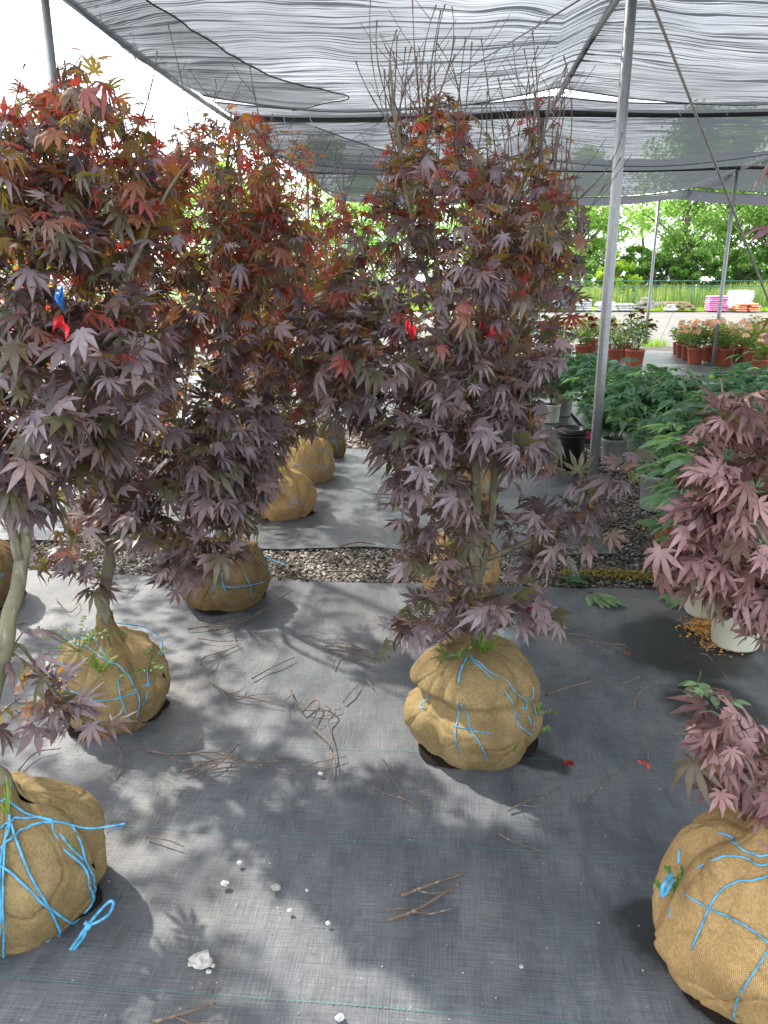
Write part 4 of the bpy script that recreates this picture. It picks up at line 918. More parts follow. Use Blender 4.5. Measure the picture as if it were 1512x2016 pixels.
# ------------------------------------------------------------------ potted plants
def pot_mesh(r, h, col_in=True, rim=.012, taper=.86):
    b = MB(); b.lathe([(.0, .004), (r * taper, .004), (r * taper + .004, .012), (r * .985, h * .86), (r * 1.02, h * .87), (r * 1.04, h * .985), (r * 1.02, h), (r * .96, h), (r * .94, h * .9), (0, h * .9)], 36); return b
def peony(name, label, r, h, potmat, ph, pr, nst, lsz, seed, group, col=(.075, .15, .095), cat='potted plant', sticker=False, leaf_n=7):
    global rng
    keep = rng; rng = np.random.default_rng(seed)
    root = thing(name, label, cat, (0, 0, 0), 0, group)
    po = pot_mesh(r, h).build('pot', potmat, root)
    sb = MB(); sb.lathe([(r * .94, h * .9), (r * .6, h * .93), (0, h * .94)], 20); sb.build('soil', M_SOIL, po)
    if sticker:
        s = MB(); ths = np.linspace(-2.05, -1.75, 5)
        V = [(r * .975 * math.cos(a), r * .975 * math.sin(a), z) for z in (h * .6, h * .75) for a in ths]
        s.add(V, None, [(i, i + 1, 6 + i, 5 + i) for i in range(4)]); so_ = s.build('sticker', M_LABEL, po)
        s = MB()
        for k in range(3):
            a = -2.0 + .08 * k; s.add([(r * .985 * math.cos(x), r * .985 * math.sin(x), z) for z in (h * .65, h * .7) for x in (a, a + .04)], None, [(0, 1, 3, 2)])
        s.build('sticker_print', M_INK, so_)
    st, lv = MB(), MB(); pos, f, sc, cs = [], [], [], []
    for i in range(nst):
        a = rng.uniform(0, 6.28); q = np.array([math.cos(a), math.sin(a), 0]); r0 = r * .6 * rng.uniform(0, 1)
        R1 = pr * rng.uniform(.25, 1.); hh = (ph - h) * rng.uniform(.7, 1.05)
        k = np.linspace(0, 1, 9)[:, None]; P = q * r0 + q * (R1 * k ** 1.6) + np.array([0, 0, h * .9]) + np.array([0, 0, 1.]) * hh * (k - .12 * k ** 3)
        st.tube(P, np.linspace(.0045, .002, 9), 5)
        for m in range(leaf_n):
            kk = min(8, int(2 + m * 7 / leaf_n)); ang = rng.uniform(0, 6.28) if m < leaf_n - 1 else a
            d = np.array([math.cos(ang), math.sin(ang), .55 if m < leaf_n - 1 else 1.]); pl = lsz * rng.uniform(.5, 1.1); e = P[kk] + nrm(d) * pl
            st.tube(np.array([P[kk], e]), .0014, 3, cap=False)
            for lf in (-1, 0, 1):
                dd = nrm(np.array([math.cos(ang + lf * .75), math.sin(ang + lf * .75), rng.uniform(-.25, .3)]))
                for l2 in ((-.45, .75), (0, 1.), (.45, .75)):
                    d3 = np.array([dd[0] * math.cos(l2[0]) - dd[1] * math.sin(l2[0]), dd[0] * math.sin(l2[0]) + dd[1] * math.cos(l2[0]), dd[2] + rng.uniform(-.25, .1)])
                    pos.append(e + dd * lsz * .3 * abs(lf)); f.append(d3); sc.append(lsz * l2[1] * rng.uniform(.8, 1.2)); cs.append(np.array(col) * rng.uniform(.65, 1.5))
    A = axes_from(np.array(f), nrm(np.array([0, 0, 1.]) + rng.normal(0, .25, (len(f), 3)))); cs = np.array(cs)
    lv.inst(PV, PF, np.array(pos), A, np.array(sc), cs, cs * np.array([3.2, 3.2, 1.4]), rng.uniform(0, .25, len(f)), PRIB)
    st.build('stem', mat_stem, root); lv.build('foliage', M_GREEN, root); rng = keep
    return root
mat_stem = mat_plain('green_stem', (.12, .16, .05), .6, .2, 20)
def setpos(o, p, rz=0, s=1.): o.location = (float(p[0]), float(p[1]), 0); o.rotation_euler = (0, 0, rz); o.scale = (s, s, s); return o
GP = 'potted peonies on the right'
pe1 = peony('potted_peony', 'leafy peony in a beige pot with a white sticker, nearest right pot', .108, .215, M_POT_BEIGE, .80, .28, 10, .135, 301, GP, (.13, .215, .145), sticker=True); setpos(pe1, potB + [0, .09, 0], .35)
pe2 = copy_tree(pe1); pe2['label'] = 'leafy peony in a beige pot standing behind the nearest beige pot'; setpos(pe2, potA + [.04, .09, 0], .05, 1.0)
pe3 = peony('potted_peony', 'peony in a grey pot beside the dark bark strip', .125, .25, M_POT_GREY, .80, .36, 16, .095, 303, GP); setpos(pe3, G(1302, 1012) + [0, .12, 0], 1.)
mass = peony('potted_peony', 'dark green peony', .125, .25, M_POT_GREY, .78, .40, 18, .145, 305, GP)
mass2 = peony('potted_peony', 'dark green peony', .125, .25, M_POT_GREY, .84, .38, 18, .135, 306, GP, (.07, .15, .095))
spots = [((1.45, 6.55), 'dark green peony in a grey pot behind the near steel post'), ((1.95, 5.5), 'dark green peony right behind the grey pot'), ((2.45, 5.9), 'peony in the second rank, towards the right edge'), ((1.9, 6.5), 'peony in the middle of the dense green clump'), ((2.4, 6.95), 'tallest peony at the back of the green clump'), ((1.75, 7.1), 'peony at the rear of the clump, beside the steel post'), ((2.9, 6.5), 'peony at the right of the clump by the picture edge'), ((2.95, 7.2), 'peony behind the pink maple shoot at the right'),
         ((1.62, 8.1), 'peony left of the steel post in the back rank'), ((1.35, 8.9), 'peony left of the steel post, behind the two beige pots'), ((1.9, 4.6), 'peony close behind the leafy beige pots at the right'), ((2.15, 3.9), 'low peony at the right edge beside the beige pots'), ((1.75, 9.2), 'peony at the far end of the clump under the red roses')]
for i, (p, lab) in enumerate(spots):
    o = (mass if i % 2 == 0 else mass2) if i < 2 else copy_tree(mass if i % 2 == 0 else mass2)
    o['label'] = lab; setpos(o, p, i * 1.3, .84 + .04 * (i % 4))
pe6 = peony('potted_peony', 'small peony in a beige pot left of the black bucket, lower leaves bare', .095, .2, M_POT_BEIGE, .62, .26, 9, .09, 307, GP); setpos(pe6, G(1086, 834) + [0, .09, 0], .4)
pe7 = copy_tree(pe6); pe7['label'] = 'small peony in a beige pot, leftmost of the beige pots at the back'; setpos(pe7, G(1043, 832) + [0, .09, 0], 2.1)
pe8 = copy_tree(pe6); pe8['label'] = 'small peony in a beige pot between the back pots and the clump'; setpos(pe8, G(1113, 812) + [0, .09, 0], 4.)
# black bucket + picture tag pot
b = pot_mesh(.135, .33, taper=.9); bk = b.build('plant_bucket', M_POT_BLACK); tag(bk, 'empty black plastic nursery bucket left of the near steel post', 'bucket'); setpos(bk, G(1121, 926) + [0, .13, 0])
rb = MB()
for z in (.275, .30): rb.lathe([(.137, z - .006), (.143, z), (.137, z + .006)], 36)
rb.build('rim_band', M_POT_BLACK, bk)
gt = thing('plant_tag', 'green picture tag with a pink bloom beside the black bucket', 'plant tag', (*G(1152, 915)[:2], 0)); c = np.array([0, 0, 0])
b = MB(); b.box((0, 0, .24), (.075, .003, .13)); b.build('card', M_DARKPRINT, gt)
b = MB(); b.box((0, .003, .1), (.008, .003, .22)); b.build('stake', M_POT_BLACK, gt)
b = MB()
for k in range(14):
    a = k * 2.4; rr = .0045 * k ** .6; b.lathe([(0, .0), (.009, .0015), (.011, .0)], 8, (0, 0, 0))
    v = b.v[-1]; b.v[-1] = np.stack([v[:, 0] + rr * math.cos(a) * 1.4, -.0018 - v[:, 2] * 1.2 - .0001 * k, .255 + v[:, 1] + rr * math.sin(a) * 1.6], -1)
b.build('bloom_picture', M_PINKPRINT, gt)

# ------------------------------------------------------------------ roses
def rose(label, seed, bcol, btc, nb, hh, rr, group, lcol=(.17, .25, .07), tall=0):
    global rng
    keep = rng; rng = np.random.default_rng(seed)
    root = thing('potted_rose', label, 'potted rose', (0, 0, 0), 0, group)
    po = pot_mesh(.165, .32, taper=.8).build('pot', M_POT_TERRA, root)
    b = MB(); b.lathe([(.155, .29), (.1, .3), (0, .3)], 20); b.build('soil', M_SOIL, po)
    st, lv = MB(), MB(); pos, f, sc = [], [], []; tips = []
    for i in range(16):
        a = rng.uniform(0, 6.28); R1 = rr * rng.uniform(.15, 1.); z1 = (hh - .3) * rng.uniform(.55, 1.)
        if tall and i < 3: z1 = hh - .3 + tall * rng.uniform(.6, 1); R1 = rr * .6
        k = np.linspace(0, 1, 8)[:, None]; q = np.array([math.cos(a), math.sin(a), 0])
        P = q * .05 + q * R1 * k ** 1.2 + np.array([0, 0, .3]) + np.array([0, 0, z1]) * k; st.tube(P, np.linspace(.006, .002, 8), 4); tips.append(P[-1])
        for m in range(26):
            kk = rng.uniform(.15, 1.); p = np.array([np.interp(kk, k[:, 0], P[:, d]) for d in range(3)]); d = rng.normal(0, 1, 3); d[2] = abs(d[2]) * .4
            d = nrm(d); pos.append(p + d * rng.uniform(.02, .11)); f.append(d + [0, 0, -.2]); sc.append(rng.uniform(.05, .085))
    c = np.array(lcol) * rng.uniform(.6, 1.5, (len(pos), 1)); lv.inst(RV, RF, np.array(pos), axes_from(np.array(f), nrm(np.array([0, 0, 1.]) + rng.normal(0, .5, (len(pos), 3)))), np.array(sc), c, c * [2.6, 2.4, 1.2], None, RRIB)
    st.build('stem', mat_stem, root); lv.build('foliage', M_GREEN, root)
    bl = None; tips = [tips[k] for k in rng.permutation(len(tips))]
    for i in range(nb):
        p = tips[i % len(tips)] + (rng.normal(0, .05, 3) if i >= len(tips) else 0)
        if bl is None:
            b = MB()
            for k in range(26):
                ph = k * 2.4; el = 1.45 - k * .055; d = np.array([math.cos(ph) * math.cos(el), math.sin(ph) * math.cos(el), math.sin(el)]); rad = .03 + .0008 * k
                x = nrm(np.cross(d, [0, 0, 1.]) + 1e-6); y = np.cross(d, x); w = .022
                cc = np.array(bcol) * (.75 + .5 * rng.uniform()); V = [d * rad - x * w - y * w, d * rad * 1.12 - y * w, d * rad + x * w - y * w, d * rad - x * w + y * w, d * rad * 1.25, d * rad + x * w + y * w]
                b.add(V, None, [(0, 1, 4, 3), (1, 2, 5, 4)], cc, np.array(btc))
            bl = b.build('blossom', M_PETAL, root); bo = bl
        else:
            bo = bl.copy(); COL.objects.link(bo); bo.parent = root
        bo.location = [float(v) for v in p]; s = rng.uniform(.7, 1.35); bo.scale = (s, s, s); bo.rotation_euler = (rng.uniform(-.5, .5), rng.uniform(-.5, .5), rng.uniform(0, 6))
    rng = keep
    return root
RR, RO = 'potted dark red roses', 'potted peach roses'
r1 = rose('dark red rose in a terracotta pot with one tall shoot, right of the near post', 401, (.14, .01, .015), (.3, .02, .02), 6, .95, .34, RR, (.10, .17, .06), tall=.45); setpos(r1, G(1252, 726) + [0, .17, 0])
r2 = rose('dark red rose', 402, (.18, .012, .018), (.35, .02, .02), 5, .9, .36, RR, (.14, .22, .06))
for i, (px, py, lab) in enumerate([(1213, 716, 'dark red rose immediately right of the near post, pot half hidden'), (1232, 704, 'dark red rose behind the tall shooted one'), (1190, 708, 'dark red rose directly behind the near post'), (1150, 712, 'dark red rose left of the near post, above the peonies'), (1115, 706, 'red rose bush further left beside the middle maple'), (1085, 716, 'red rose bush half hidden by the middle maple'), (1165, 695, 'red rose bush at the back left of the near post')]):
    o = r2 if i == 0 else copy_tree(r2); o['label'] = lab; setpos(o, G(px, py) + [0, .17, 0], i * 1.1, .8 + .05 * (i % 4))
p1 = rose('peach rose with most blossoms in a terracotta pot, front left of the peach group', 411, (.92, .52, .33), (.8, .4, .22), 12, .82, .33, RO, (.09, .16, .03)); setpos(p1, G(1373, 718) + [0, .17, 0], 0, .9)
p2 = rose('peach rose', 412, (.92, .58, .38), (.8, .45, .26), 7, .80, .31, RO, (.12, .19, .03))
p3 = rose('pale rose', 413, (.92, .78, .6), (.8, .6, .42), 6, .84, .31, RO, (.14, .2, .03))
for i, (px, py, k, lab) in enumerate([(1340, 699, 0, 'peach rose at the back left corner of the peach group'), (1348, 704, 0, 'peach rose second from the left in the peach file'), (1360, 710, 0, 'peach rose just behind the most blossoming one'), (1403, 714, 0, 'peach rose standing against the second steel post'), (1430, 722, 0, 'peach rose right of the second steel post, in front'), (1443, 706, 1, 'pale rose behind the front rose by the second post'), (1457, 712, 1, 'pale cream rose in the middle of the right group'), (1470, 716, 0, 'peach rose right of the pale middle roses'), (1478, 708, 1, 'pale cream rose at the back right'), (1487, 728, 0, 'peach rose in the nearer right file'), (1502, 740, 0, 'nearest peach rose at the right edge'), (1508, 724, 1, 'pale rose cut by the right edge'), (1420, 700, 1, 'pale rose behind the second steel post'), (1495, 702, 1, 'pale rose at the very back right')]):
    src = p3 if k else p2; used = src.get('used', 0); o = src if not used else copy_tree(src); src['used'] = 1
    if 'used' in o: del o['used']
    src['used'] = 1
    o['label'] = lab; setpos(o, G(px, py) + [0, .17, 0], i * .9, .78 + .05 * (i % 5))
for s in list(bpy.data.objects):
    if 'used' in s: del s['used']

# ------------------------------------------------------------------ twigs, stones, cut leaves on the fabric
TW = 'dry prunings scattered on the fabric'
def twig(pts, r, label, side=0, mat=M_DEAD, z=.004):
    P = np.array([G(*p[:2]) for p in pts]); k = np.linspace(0, 1, len(P)); P[:, 2] = z + r + .006 * np.sin(k * 3.1) + 0.002
    C = catmull(P, 6); b = MB(); n = len(C); rr = r * np.linspace(1.15, .65, n); rr[::5] *= 1.25; b.tube(C, rr, 6)
    for s in range(side):
        i = int(n * (.3 + .5 * s / max(1, side))); d = nrm(C[min(n - 1, i + 2)] - C[i]); sd = np.array([-d[1], d[0], 0]) * (1 if s % 2 else -1)
        b.tube(np.array([C[i], C[i] + (d * .7 + sd * .6) * .05, C[i] + (d + sd * .5) * .1 + [0, 0, .004]]), [r * .6, r * .5, r * .35], 5)
    o = b.build('twig', mat); tag(o, label, 'twig', TW); return o
T_ = [
 ([(790, 1770), (845, 1752), (915, 1725)], .0042, 'upper thick peeled stick of the pair on the near fabric', 1), ([(764, 1818), (820, 1800), (870, 1770), (905, 1742)], .0042, 'lower long stick of the pair on the near fabric', 1), ([(747, 1800), (790, 1797), (845, 1800)], .002, 'thin straight sliver between the near sticks', 0),
 ([(732, 1552), (760, 1570), (800, 1582), (846, 1604)], .0024, 'forked curved twig front left of the olive burlap ball', 0), ([(755, 1500), (775, 1545), (800, 1578)], .0022, 'thin twig leaning onto the forked twig', 0), ([(1000, 1600), (1045, 1582), (1098, 1556)], .0024, 'split twig in front of the olive burlap ball', 1), ([(1145, 1584), (1175, 1556), (1218, 1521)], .0022, 'dark curved twig right of the olive ball', 0), ([(980, 1645), (1010, 1665), (1070, 1682)], .0022, 'bent twig lying across the green thread', 0),
 ([(1075, 1372), (1120, 1360), (1166, 1346)], .0055, 'thick brown broken stick sticking out beside the olive ball', 0), ([(1225, 1350), (1260, 1336)], .003, 'short dark stick right of the thick broken stick', 0), ([(1248, 1402), (1252, 1378), (1275, 1358), (1295, 1350)], .0028, 'hooked twig near the fallen pale leaf sprig', 1), ([(1090, 1250), (1140, 1256), (1190, 1270), (1236, 1292)], .0028, 'long twig with a rusty end beyond the olive ball', 1), ([(1090, 1244), (1130, 1240), (1160, 1225), (1178, 1222)], .0022, 'curved dark twig behind the long rusty one', 0), ([(1120, 1262), (1180, 1272), (1232, 1272)], .002, 'thin straight twig crossing the long rusty one', 0), ([(1068, 1243), (1090, 1232), (1108, 1214)], .0025, 'twig lying by the pink fallen blossom', 0), ([(1310, 1215), (1340, 1230), (1360, 1238)], .0028, 'twig left of the orange bark chips', 0), ([(1378, 1290), (1392, 1296), (1402, 1304)], .003, 'short twig in front of the nearest beige pot', 0), ([(1422, 1325), (1432, 1345), (1440, 1352)], .003, 'pale short stick above the pink maple leaves', 0), ([(1275, 1500), (1278, 1480), (1285, 1462)], .0018, 'thin upright looking twig near the small red petals', 0),
 ([(640, 1275), (690, 1282), (768, 1298)], .003, 'long stick on top of the small stick heap', 0), ([(645, 1282), (680, 1288), (745, 1300)], .003, 'lower stick of the small stick heap', 0), ([(660, 1268), (700, 1278), (740, 1300)], .0025, 'slanting stick of the small stick heap', 1), ([(688, 1300), (692, 1280), (690, 1262)], .0025, 'cross stick of the small stick heap', 0), ([(655, 1318), (662, 1298), (672, 1292)], .0022, 'hooked end below the small stick heap', 0), ([(697, 1302), (745, 1300)], .002, 'straight twig right of the small stick heap', 0), ([(720, 1335), (728, 1352), (738, 1362)], .002, 'short dark twig below the stick heap', 0), ([(676, 1386), (690, 1370), (706, 1352)], .0028, 'short twig between the stick heap and the tangled one', 0),
 ([(572, 1362), (580, 1385), (596, 1405)], .003, 'thick end of the tangled twigs in the centre', 1), ([(596, 1405), (620, 1385), (628, 1395), (615, 1425)], .003, 'looped twig in the centre tangle', 0), ([(612, 1432), (640, 1460), (650, 1478)], .0022, 'lower twig of the centre tangle', 0), ([(640, 1392), (660, 1410), (645, 1430), (655, 1470), (662, 1520)], .0025, 'long wavy twig of the centre tangle', 1), ([(600, 1402), (640, 1406), (672, 1400)], .002, 'cross twig of the centre tangle', 0),
 ([(415, 1345), (450, 1372), (500, 1382), (556, 1394)], .0028, 'long bent twig right of the second left ball', 2), ([(445, 1372), (470, 1368), (485, 1355)], .002, 'side twig by the long bent one', 0), ([(496, 1340), (540, 1318), (580, 1298)], .0026, 'straight dark twig in the light patch', 0), ([(396, 1312), (402, 1300), (440, 1288), (475, 1272)], .0024, 'thin branching twig right of the third ball', 1), ([(400, 1328), (420, 1315), (425, 1300), (418, 1290)], .002, 'curled twig beside the thin branching one', 0), ([(390, 1260), (430, 1268), (470, 1265)], .0022, 'pale twig below the third ball', 0), ([(500, 1245), (530, 1258), (545, 1280)], .0024, 'curved twig right below the third ball', 0), ([(460, 1250), (464, 1268), (475, 1280)], .002, 'short bent twig below the third ball', 0),
 ([(370, 1242), (420, 1236), (465, 1226), (495, 1216)], .003, 'longest of the twigs bundled at the foot of the third ball', 0), ([(400, 1230), (440, 1238), (500, 1222)], .0028, 'middle twig bundled at the foot of the third ball', 0), ([(410, 1244), (450, 1240), (510, 1212)], .0028, 'top twig bundled at the foot of the third ball', 0), ([(500, 1215), (540, 1192), (572, 1168)], .0026, 'twig pointing away right of the third ball', 1),
 ([(290, 1482), (340, 1492), (420, 1488), (460, 1496)], .0032, 'long pale twig left of the twig bunch', 1), ([(360, 1524), (420, 1510), (490, 1508), (560, 1502)], .003, 'longest twig of the bunch on the left fabric', 1), ([(385, 1530), (430, 1512), (470, 1470)], .003, 'crossing twig of the bunch on the left fabric', 0), ([(370, 1520), (440, 1500), (520, 1512)], .0026, 'lower twig of the bunch on the left fabric', 0), ([(235, 1475), (242, 1500), (225, 1532)], .0026, 'crooked dark twig in front of the second left ball', 0), ([(250, 1490), (280, 1470), (310, 1462)], .0022, 'thin twig at the foot of the second left ball', 0), ([(30, 1530), (70, 1490), (120, 1478)], .0024, 'curved twig at the left edge before the second ball', 0), ([(5, 1440), (25, 1460), (45, 1472)], .0022, 'pale twig at the far left edge', 0), ([(570, 1530), (620, 1510), (680, 1494)], .0022, 'thin bowed twig left of the olive ball', 1), ([(655, 1530), (652, 1505), (660, 1490)], .0022, 'short twig by the pale pebble', 0), ([(290, 1652), (330, 1662), (362, 1672)], .0022, 'brown twig on the thread beside the near left ball', 0), ([(300, 2020), (380, 2000), (425, 1982)], .0034, 'knotty twig at the bottom edge', 1), ([(110, 1180), (135, 1210), (155, 1195), (150, 1178)], .002, 'wiry loop lying behind the second left ball', 0), ([(230, 1160), (260, 1165), (268, 1158), (240, 1185)], .002, 'thin looped stem left of the third ball', 0)]
for t in T_: twig(*t)
twig([(645, 1115), (660, 1092), (700, 1078), (740, 1080)], .004, 'pale curved stem arching from the gravel onto the middle fabric', 0, M_DEAD, .02)
for k, (a, lab) in enumerate([([(735, 980), (790, 984), (850, 990)], 'upper dark stick of the pile on the middle fabric'), ([(740, 986), (800, 992), (880, 996)], 'lower dark stick of the pile on the middle fabric'), ([(742, 1002), (800, 1000), (850, 1006)], 'nearest dark stick of the pile on the middle fabric'), ([(590, 1062), (575, 1060), (540, 1062)], 'pale straw on the middle fabric by the fourth ball'), ([(645, 1134), (720, 1138), (800, 1140)], 'long pale stem lying along the gravel edge')]): twig(a, .004, lab, 0, M_TWIG if k < 3 else M_DEAD, .022)

ST = 'pale stone chips on the fabric'
def ico2():
    v = [tuple(x) for x in ICO_V]; f = ICO_F; cache = {}; V = list(map(np.array, v)); F = []
    def mid(a, b):
        k = (min(a, b), max(a, b))
        if k not in cache: V.append(nrm(V[a] + V[b])); cache[k] = len(V) - 1
        return cache[k]
    for a, b_, c in f:
        x, y, z = mid(a, b_), mid(b_, c), mid(c, a); F += [(a, x, z), (b_, y, x), (c, z, y), (x, y, z)]
    return np.array(V), F
I2V, I2F = ico2()
def stone(px, py, r, label, mat=M_STONE, group=ST):
    p = G(px, py); b = MB(); v = I2V * (1 + .35 * vnoise(I2V[:, :1] * 2 + px, I2V[:, 1:2] * 2 + I2V[:, 2:] * 3 + py, int(px)) ) * [1.1, .9, .65] * r
    b.add(v + [p[0], p[1], r * .5 + .002], I2F); o = b.build('stone', mat, smooth=False); tag(o, label, 'stone', group)
stone(397, 1898, .022, 'largest crumbling white concrete chip near the front')
for dx, dy, lab in ((-22, 4, 'left crumb beside the largest white chip'), (14, 18, 'front crumb beside the largest white chip'), (22, 6, 'right crumb beside the largest white chip')): stone(397 + dx, 1898 + dy, .006, lab)
stone(542, 1752, .012, 'round grey stone right of the near left ball', M_STONEG)
for px, py, r, lab in [(472, 1702, .007, 'white chip, uppermost of the front chips'), (443, 1743, .009, 'cracked white chip left of the round grey stone'), (604, 1755, .005, 'small white chip right of the round grey stone'), (570, 1795, .006, 'grey white chip below the round grey stone'), (646, 1820, .006, 'small dark chip furthest right of the front chips'), (1425, 0, 0, ''), (669, 2008, .009, 'white chip at the bottom edge'), (632, 1526, .008, 'pale pebble by the short twig'), (1026, 1906, .005, 'tiny white chip at the lower right')]:
    if r: stone(px, py, r, lab)
for k in range(45):
    px, py = rng.uniform(200, 1300), rng.uniform(1530, 2010); stone(px, py, rng.uniform(.001, .0022), 'tiny pale speck of grit on the black fabric', M_STONE, 'grit specks on the front fabric')
# fallen blossom, petals
def petals(px, py, n, r, col, label, name='fallen_petal', cat='petal'):
    p = G(px, py); b = MB(); f = nrm(rng.normal(0, 1, (n, 3)) * [1, 1, .35]); pos = p + rng.normal(0, r * .45, (n, 3)) * [1, 1, .3] + [0, 0, .012]
    c = np.array(col) * rng.uniform(.6, 1.4, (n, 1)); b.inst(RV, RF, pos, axes_from(f, nrm(np.array([0, 0, 1.]) + rng.normal(0, .6, (n, 3)))), np.full(n, r), c, c, None, RRIB)
    o = b.build(name, M_PETAL); tag(o, label, cat)
petals(1037, 1207, 46, .026, (.30, .012, .06), 'withered crimson peony blossom lying behind the olive ball', 'fallen_blossom', 'flower')
petals(1120, 1506, 12, .017, (.25, .02, .02), 'crumpled red petals right of the olive ball')
petals(1268, 1510, 4, .02, (.5, .06, .05), 'single bright red petal beside the lower pink leaves')
petals(1062, 1247, 4, .018, (.6, .15, .16), 'small pink petal beside the cut pale leaves')
petals(1235, 1292, 8, .014, (.35, .10, .03), 'rusty dried bud at the end of the long twig')
petals(1190, 1178, 14, .018, (.22, .07, .04), 'brown dried flower head on the fabric edge')
petals(1352, 1297, 6, .016, (.12, .05, .03), 'brown flake in front of the orange chips')
petals(1082, 1206, 3, .016, (.4, .12, .05), 'orange scrap right of the withered blossom')
def sprig(px, py, az, label, L=.07, col=(.20, .30, .15), n=9, dark=False):
    p = G(px, py) + [0, 0, .012]; b = MB(); d = np.array([math.cos(az), math.sin(az), 0]); sd = np.array([-d[1], d[0], 0])
    stem = np.array([p - d * .1 + [0, 0, .01], p - d * .04, p + d * .03, p + d * .09]); b.tube(catmull(stem, 4), .0022, 5, (.2, .24, .1), (.1, .1, .05))
    pos, f = [], []
    for k in range(n):
        t = k / n; pos.append(p + d * (.09 * (t - .1)) + [0, 0, .004 * (k % 3)]); f.append(d * (.55 + t) + sd * (1 - t * .7) * (1 if k % 2 else -1) + [0, 0, rng.uniform(-.03, .15)])
    c = np.array(col) * rng.uniform(.8, 1.25, (n, 1)); b.inst(PV * [1.25, 1, 1], PF, np.array(pos), axes_from(np.array(f), nrm(np.array([0, 0, 1.]) + rng.normal(0, .15, (n, 3)))), np.full(n, L) * rng.uniform(.8, 1.15, n), c, c, None, PRIB)
    o = b.build('leaf_sprig', M_GREEN); tag(o, label, 'cut leaves', 'cut peony sprigs on the fabric')
sprig(1165, 1178, -.7, 'pale cut leaf sprig spread out right of the middle maple', .1, n=12)
sprig(1118, 1150, .8, 'dark glossy leaf sprig by the gravel edge', .1, (.045, .11, .045), 12)
sprig(1322, 1178, -1.6, 'pale cut leaf sprig left of the farther beige pot', .085)
sprig(1372, 1352, -2.0, 'pale green sprig of broad leaves above the pink maple leaves', .075, (.22, .33, .17))
sprig(1408, 1378, -.6, 'second broad pale sprig touching the pink maple leaves', .07, (.22, .33, .17), 6)
sprig(1020, 1232, -.3, 'pale leaf sprig lying behind the olive burlap ball', .08, (.22, .32, .17))
sprig(1380, 1450, .2, 'half buried sprig under the lower pink leaves', .05, (.12, .2, .08))
# bark chips spilled round the pots
def chips(name, px, py, n, rx, ry, cols, s=.008):
    p = G(px, py); x = p[0] + rng.normal(0, rx, n); y = p[1] + rng.normal(0, ry, n); h = .02 * np.exp(-((x - p[0]) / rx) ** 2 - ((y - p[1]) / ry) ** 2)
    A = rnd_axes(n); A[:, 2] *= .4; A[:, 0] *= 1.8; c = np.array(cols)[rng.integers(0, len(cols), n)] * rng.uniform(.7, 1.3, (n, 1))
    b = MB(); b.inst(ICO_V, ICO_F, np.stack([x, y, .004 + h * rng.uniform(0, 1, n)], -1), A, np.full(n, s) * rng.uniform(.5, 1.2, n), c, c)
    o = b.build(name, M_SAWDUST, smooth=False); tag(o, kind='stuff')
chips('bark_chips', 1392, 1236, 800, .045, .04, [(.42, .22, .07), (.5, .28, .09), (.3, .15, .05)], .0055)
chips('bark_chips', 1405, 1265, 300, .04, .05, [(.2, .11, .05), (.36, .2, .07)], .004)
chips('bark_chips', 1310, 1032, 500, .07, .05, [(.42, .24, .05), (.5, .3, .07)], .007)
chips('moss', 1230, 1132, 900, .2, .035, [(.16, .14, .03), (.22, .18, .04), (.1, .08, .03)], .006)
chips('moss', 1390, 1118, 500, .1, .05, [(.18, .16, .03), (.25, .2, .04)], .006)

# ------------------------------------------------------------------ yard: bags, pallets, car, fence
YD = 40.4
def bags(px0, px1, py, rows, nper, hgt, mat, label, group, Y=YD, jit=.04, cat='bag', name='mulch_bag'):
    a, c = at(px0, py, Y), at(px1, py, Y); w = (c[0] - a[0]) / nper; first = None
    for r_ in range(rows):
        for k in range(nper):
            x = a[0] + w * (k + .5) + rng.normal(0, jit); z = hgt * (r_ + .5) - .03
            if first is None:
                b = MB(); b.pillow((0, 0, 0), (w * 1.08, .8, hgt * 1.12)); o = b.build(name, mat); first = o
            else: o = first.copy(); COL.objects.link(o)
            o.location = (x, Y + .4 + rng.normal(0, jit), z + .02); o.rotation_euler = (0, rng.normal(0, .02), rng.normal(0, .06)); tag(o, label, cat, group)
def wrapped(px0, px1, py0, py1, label, mat, Y):
    a, c, t_ = at(px0, py1, Y), at(px1, py1, Y), at(px0, py0, Y); w = c[0] - a[0]; h = t_[2]
    o = thing('wrapped_pallet', label, 'pallet', ((a[0] + c[0]) / 2, Y + .6, 0)); b = MB()
    for k in range(7): b.pillow((.02 * math.sin(k * 2.3), 0, .12 + (h - .1) * (k + .5) / 7), (w * (1 + .03 * math.sin(k * 1.7)), 1.05, (h - .1) / 7 * 1.35), e=.25)
    b.build('wrapped_load', mat, o); b = MB()
    for k in (-1, 0, 1): b.box((k * w * .4, 0, .03), (.1, 1., .1))
    b.box((0, 0, .1), (w, 1., .03)); b.build('pallet_base', M_WOOD, o)
bags(1394, 1434, 612, 8, 2, .092, M_PINKBAG, 'pink mulch bag stacked left of the white pallet', 'pink bags stacked in the yard')
wrapped(1441, 1484, 573, 612, 'tall white wrapped pallet of bags against the green fence', M_WHITEBAG, YD + .5)
bags(1453, 1473, 612, 4, 1, .10, M_ORANGEBAG, 'orange mulch bag in the left pile before the white pallet', 'orange bags, left pile', YD - .6)
bags(1477, 1497, 612, 4, 1, .10, M_ORANGEBAG, 'orange mulch bag in the right pile before the white pallet', 'orange bags, right pile', YD - .6)
bags(1131, 1166, 608, 5, 2, .11, M_GREYBAG, 'pale grey bag in the stack nearest the dark car', 'grey bags near the car')
bags(1178, 1212, 608, 4, 2, .11, M_WHITEBAG, 'white bag in the stack partly behind the near steel post', 'white bags behind the post')
bags(1218, 1250, 609, 3, 1, .12, M_GREYBAG, 'pale bag in the low slumped pile right of the near post', 'low bag pile')
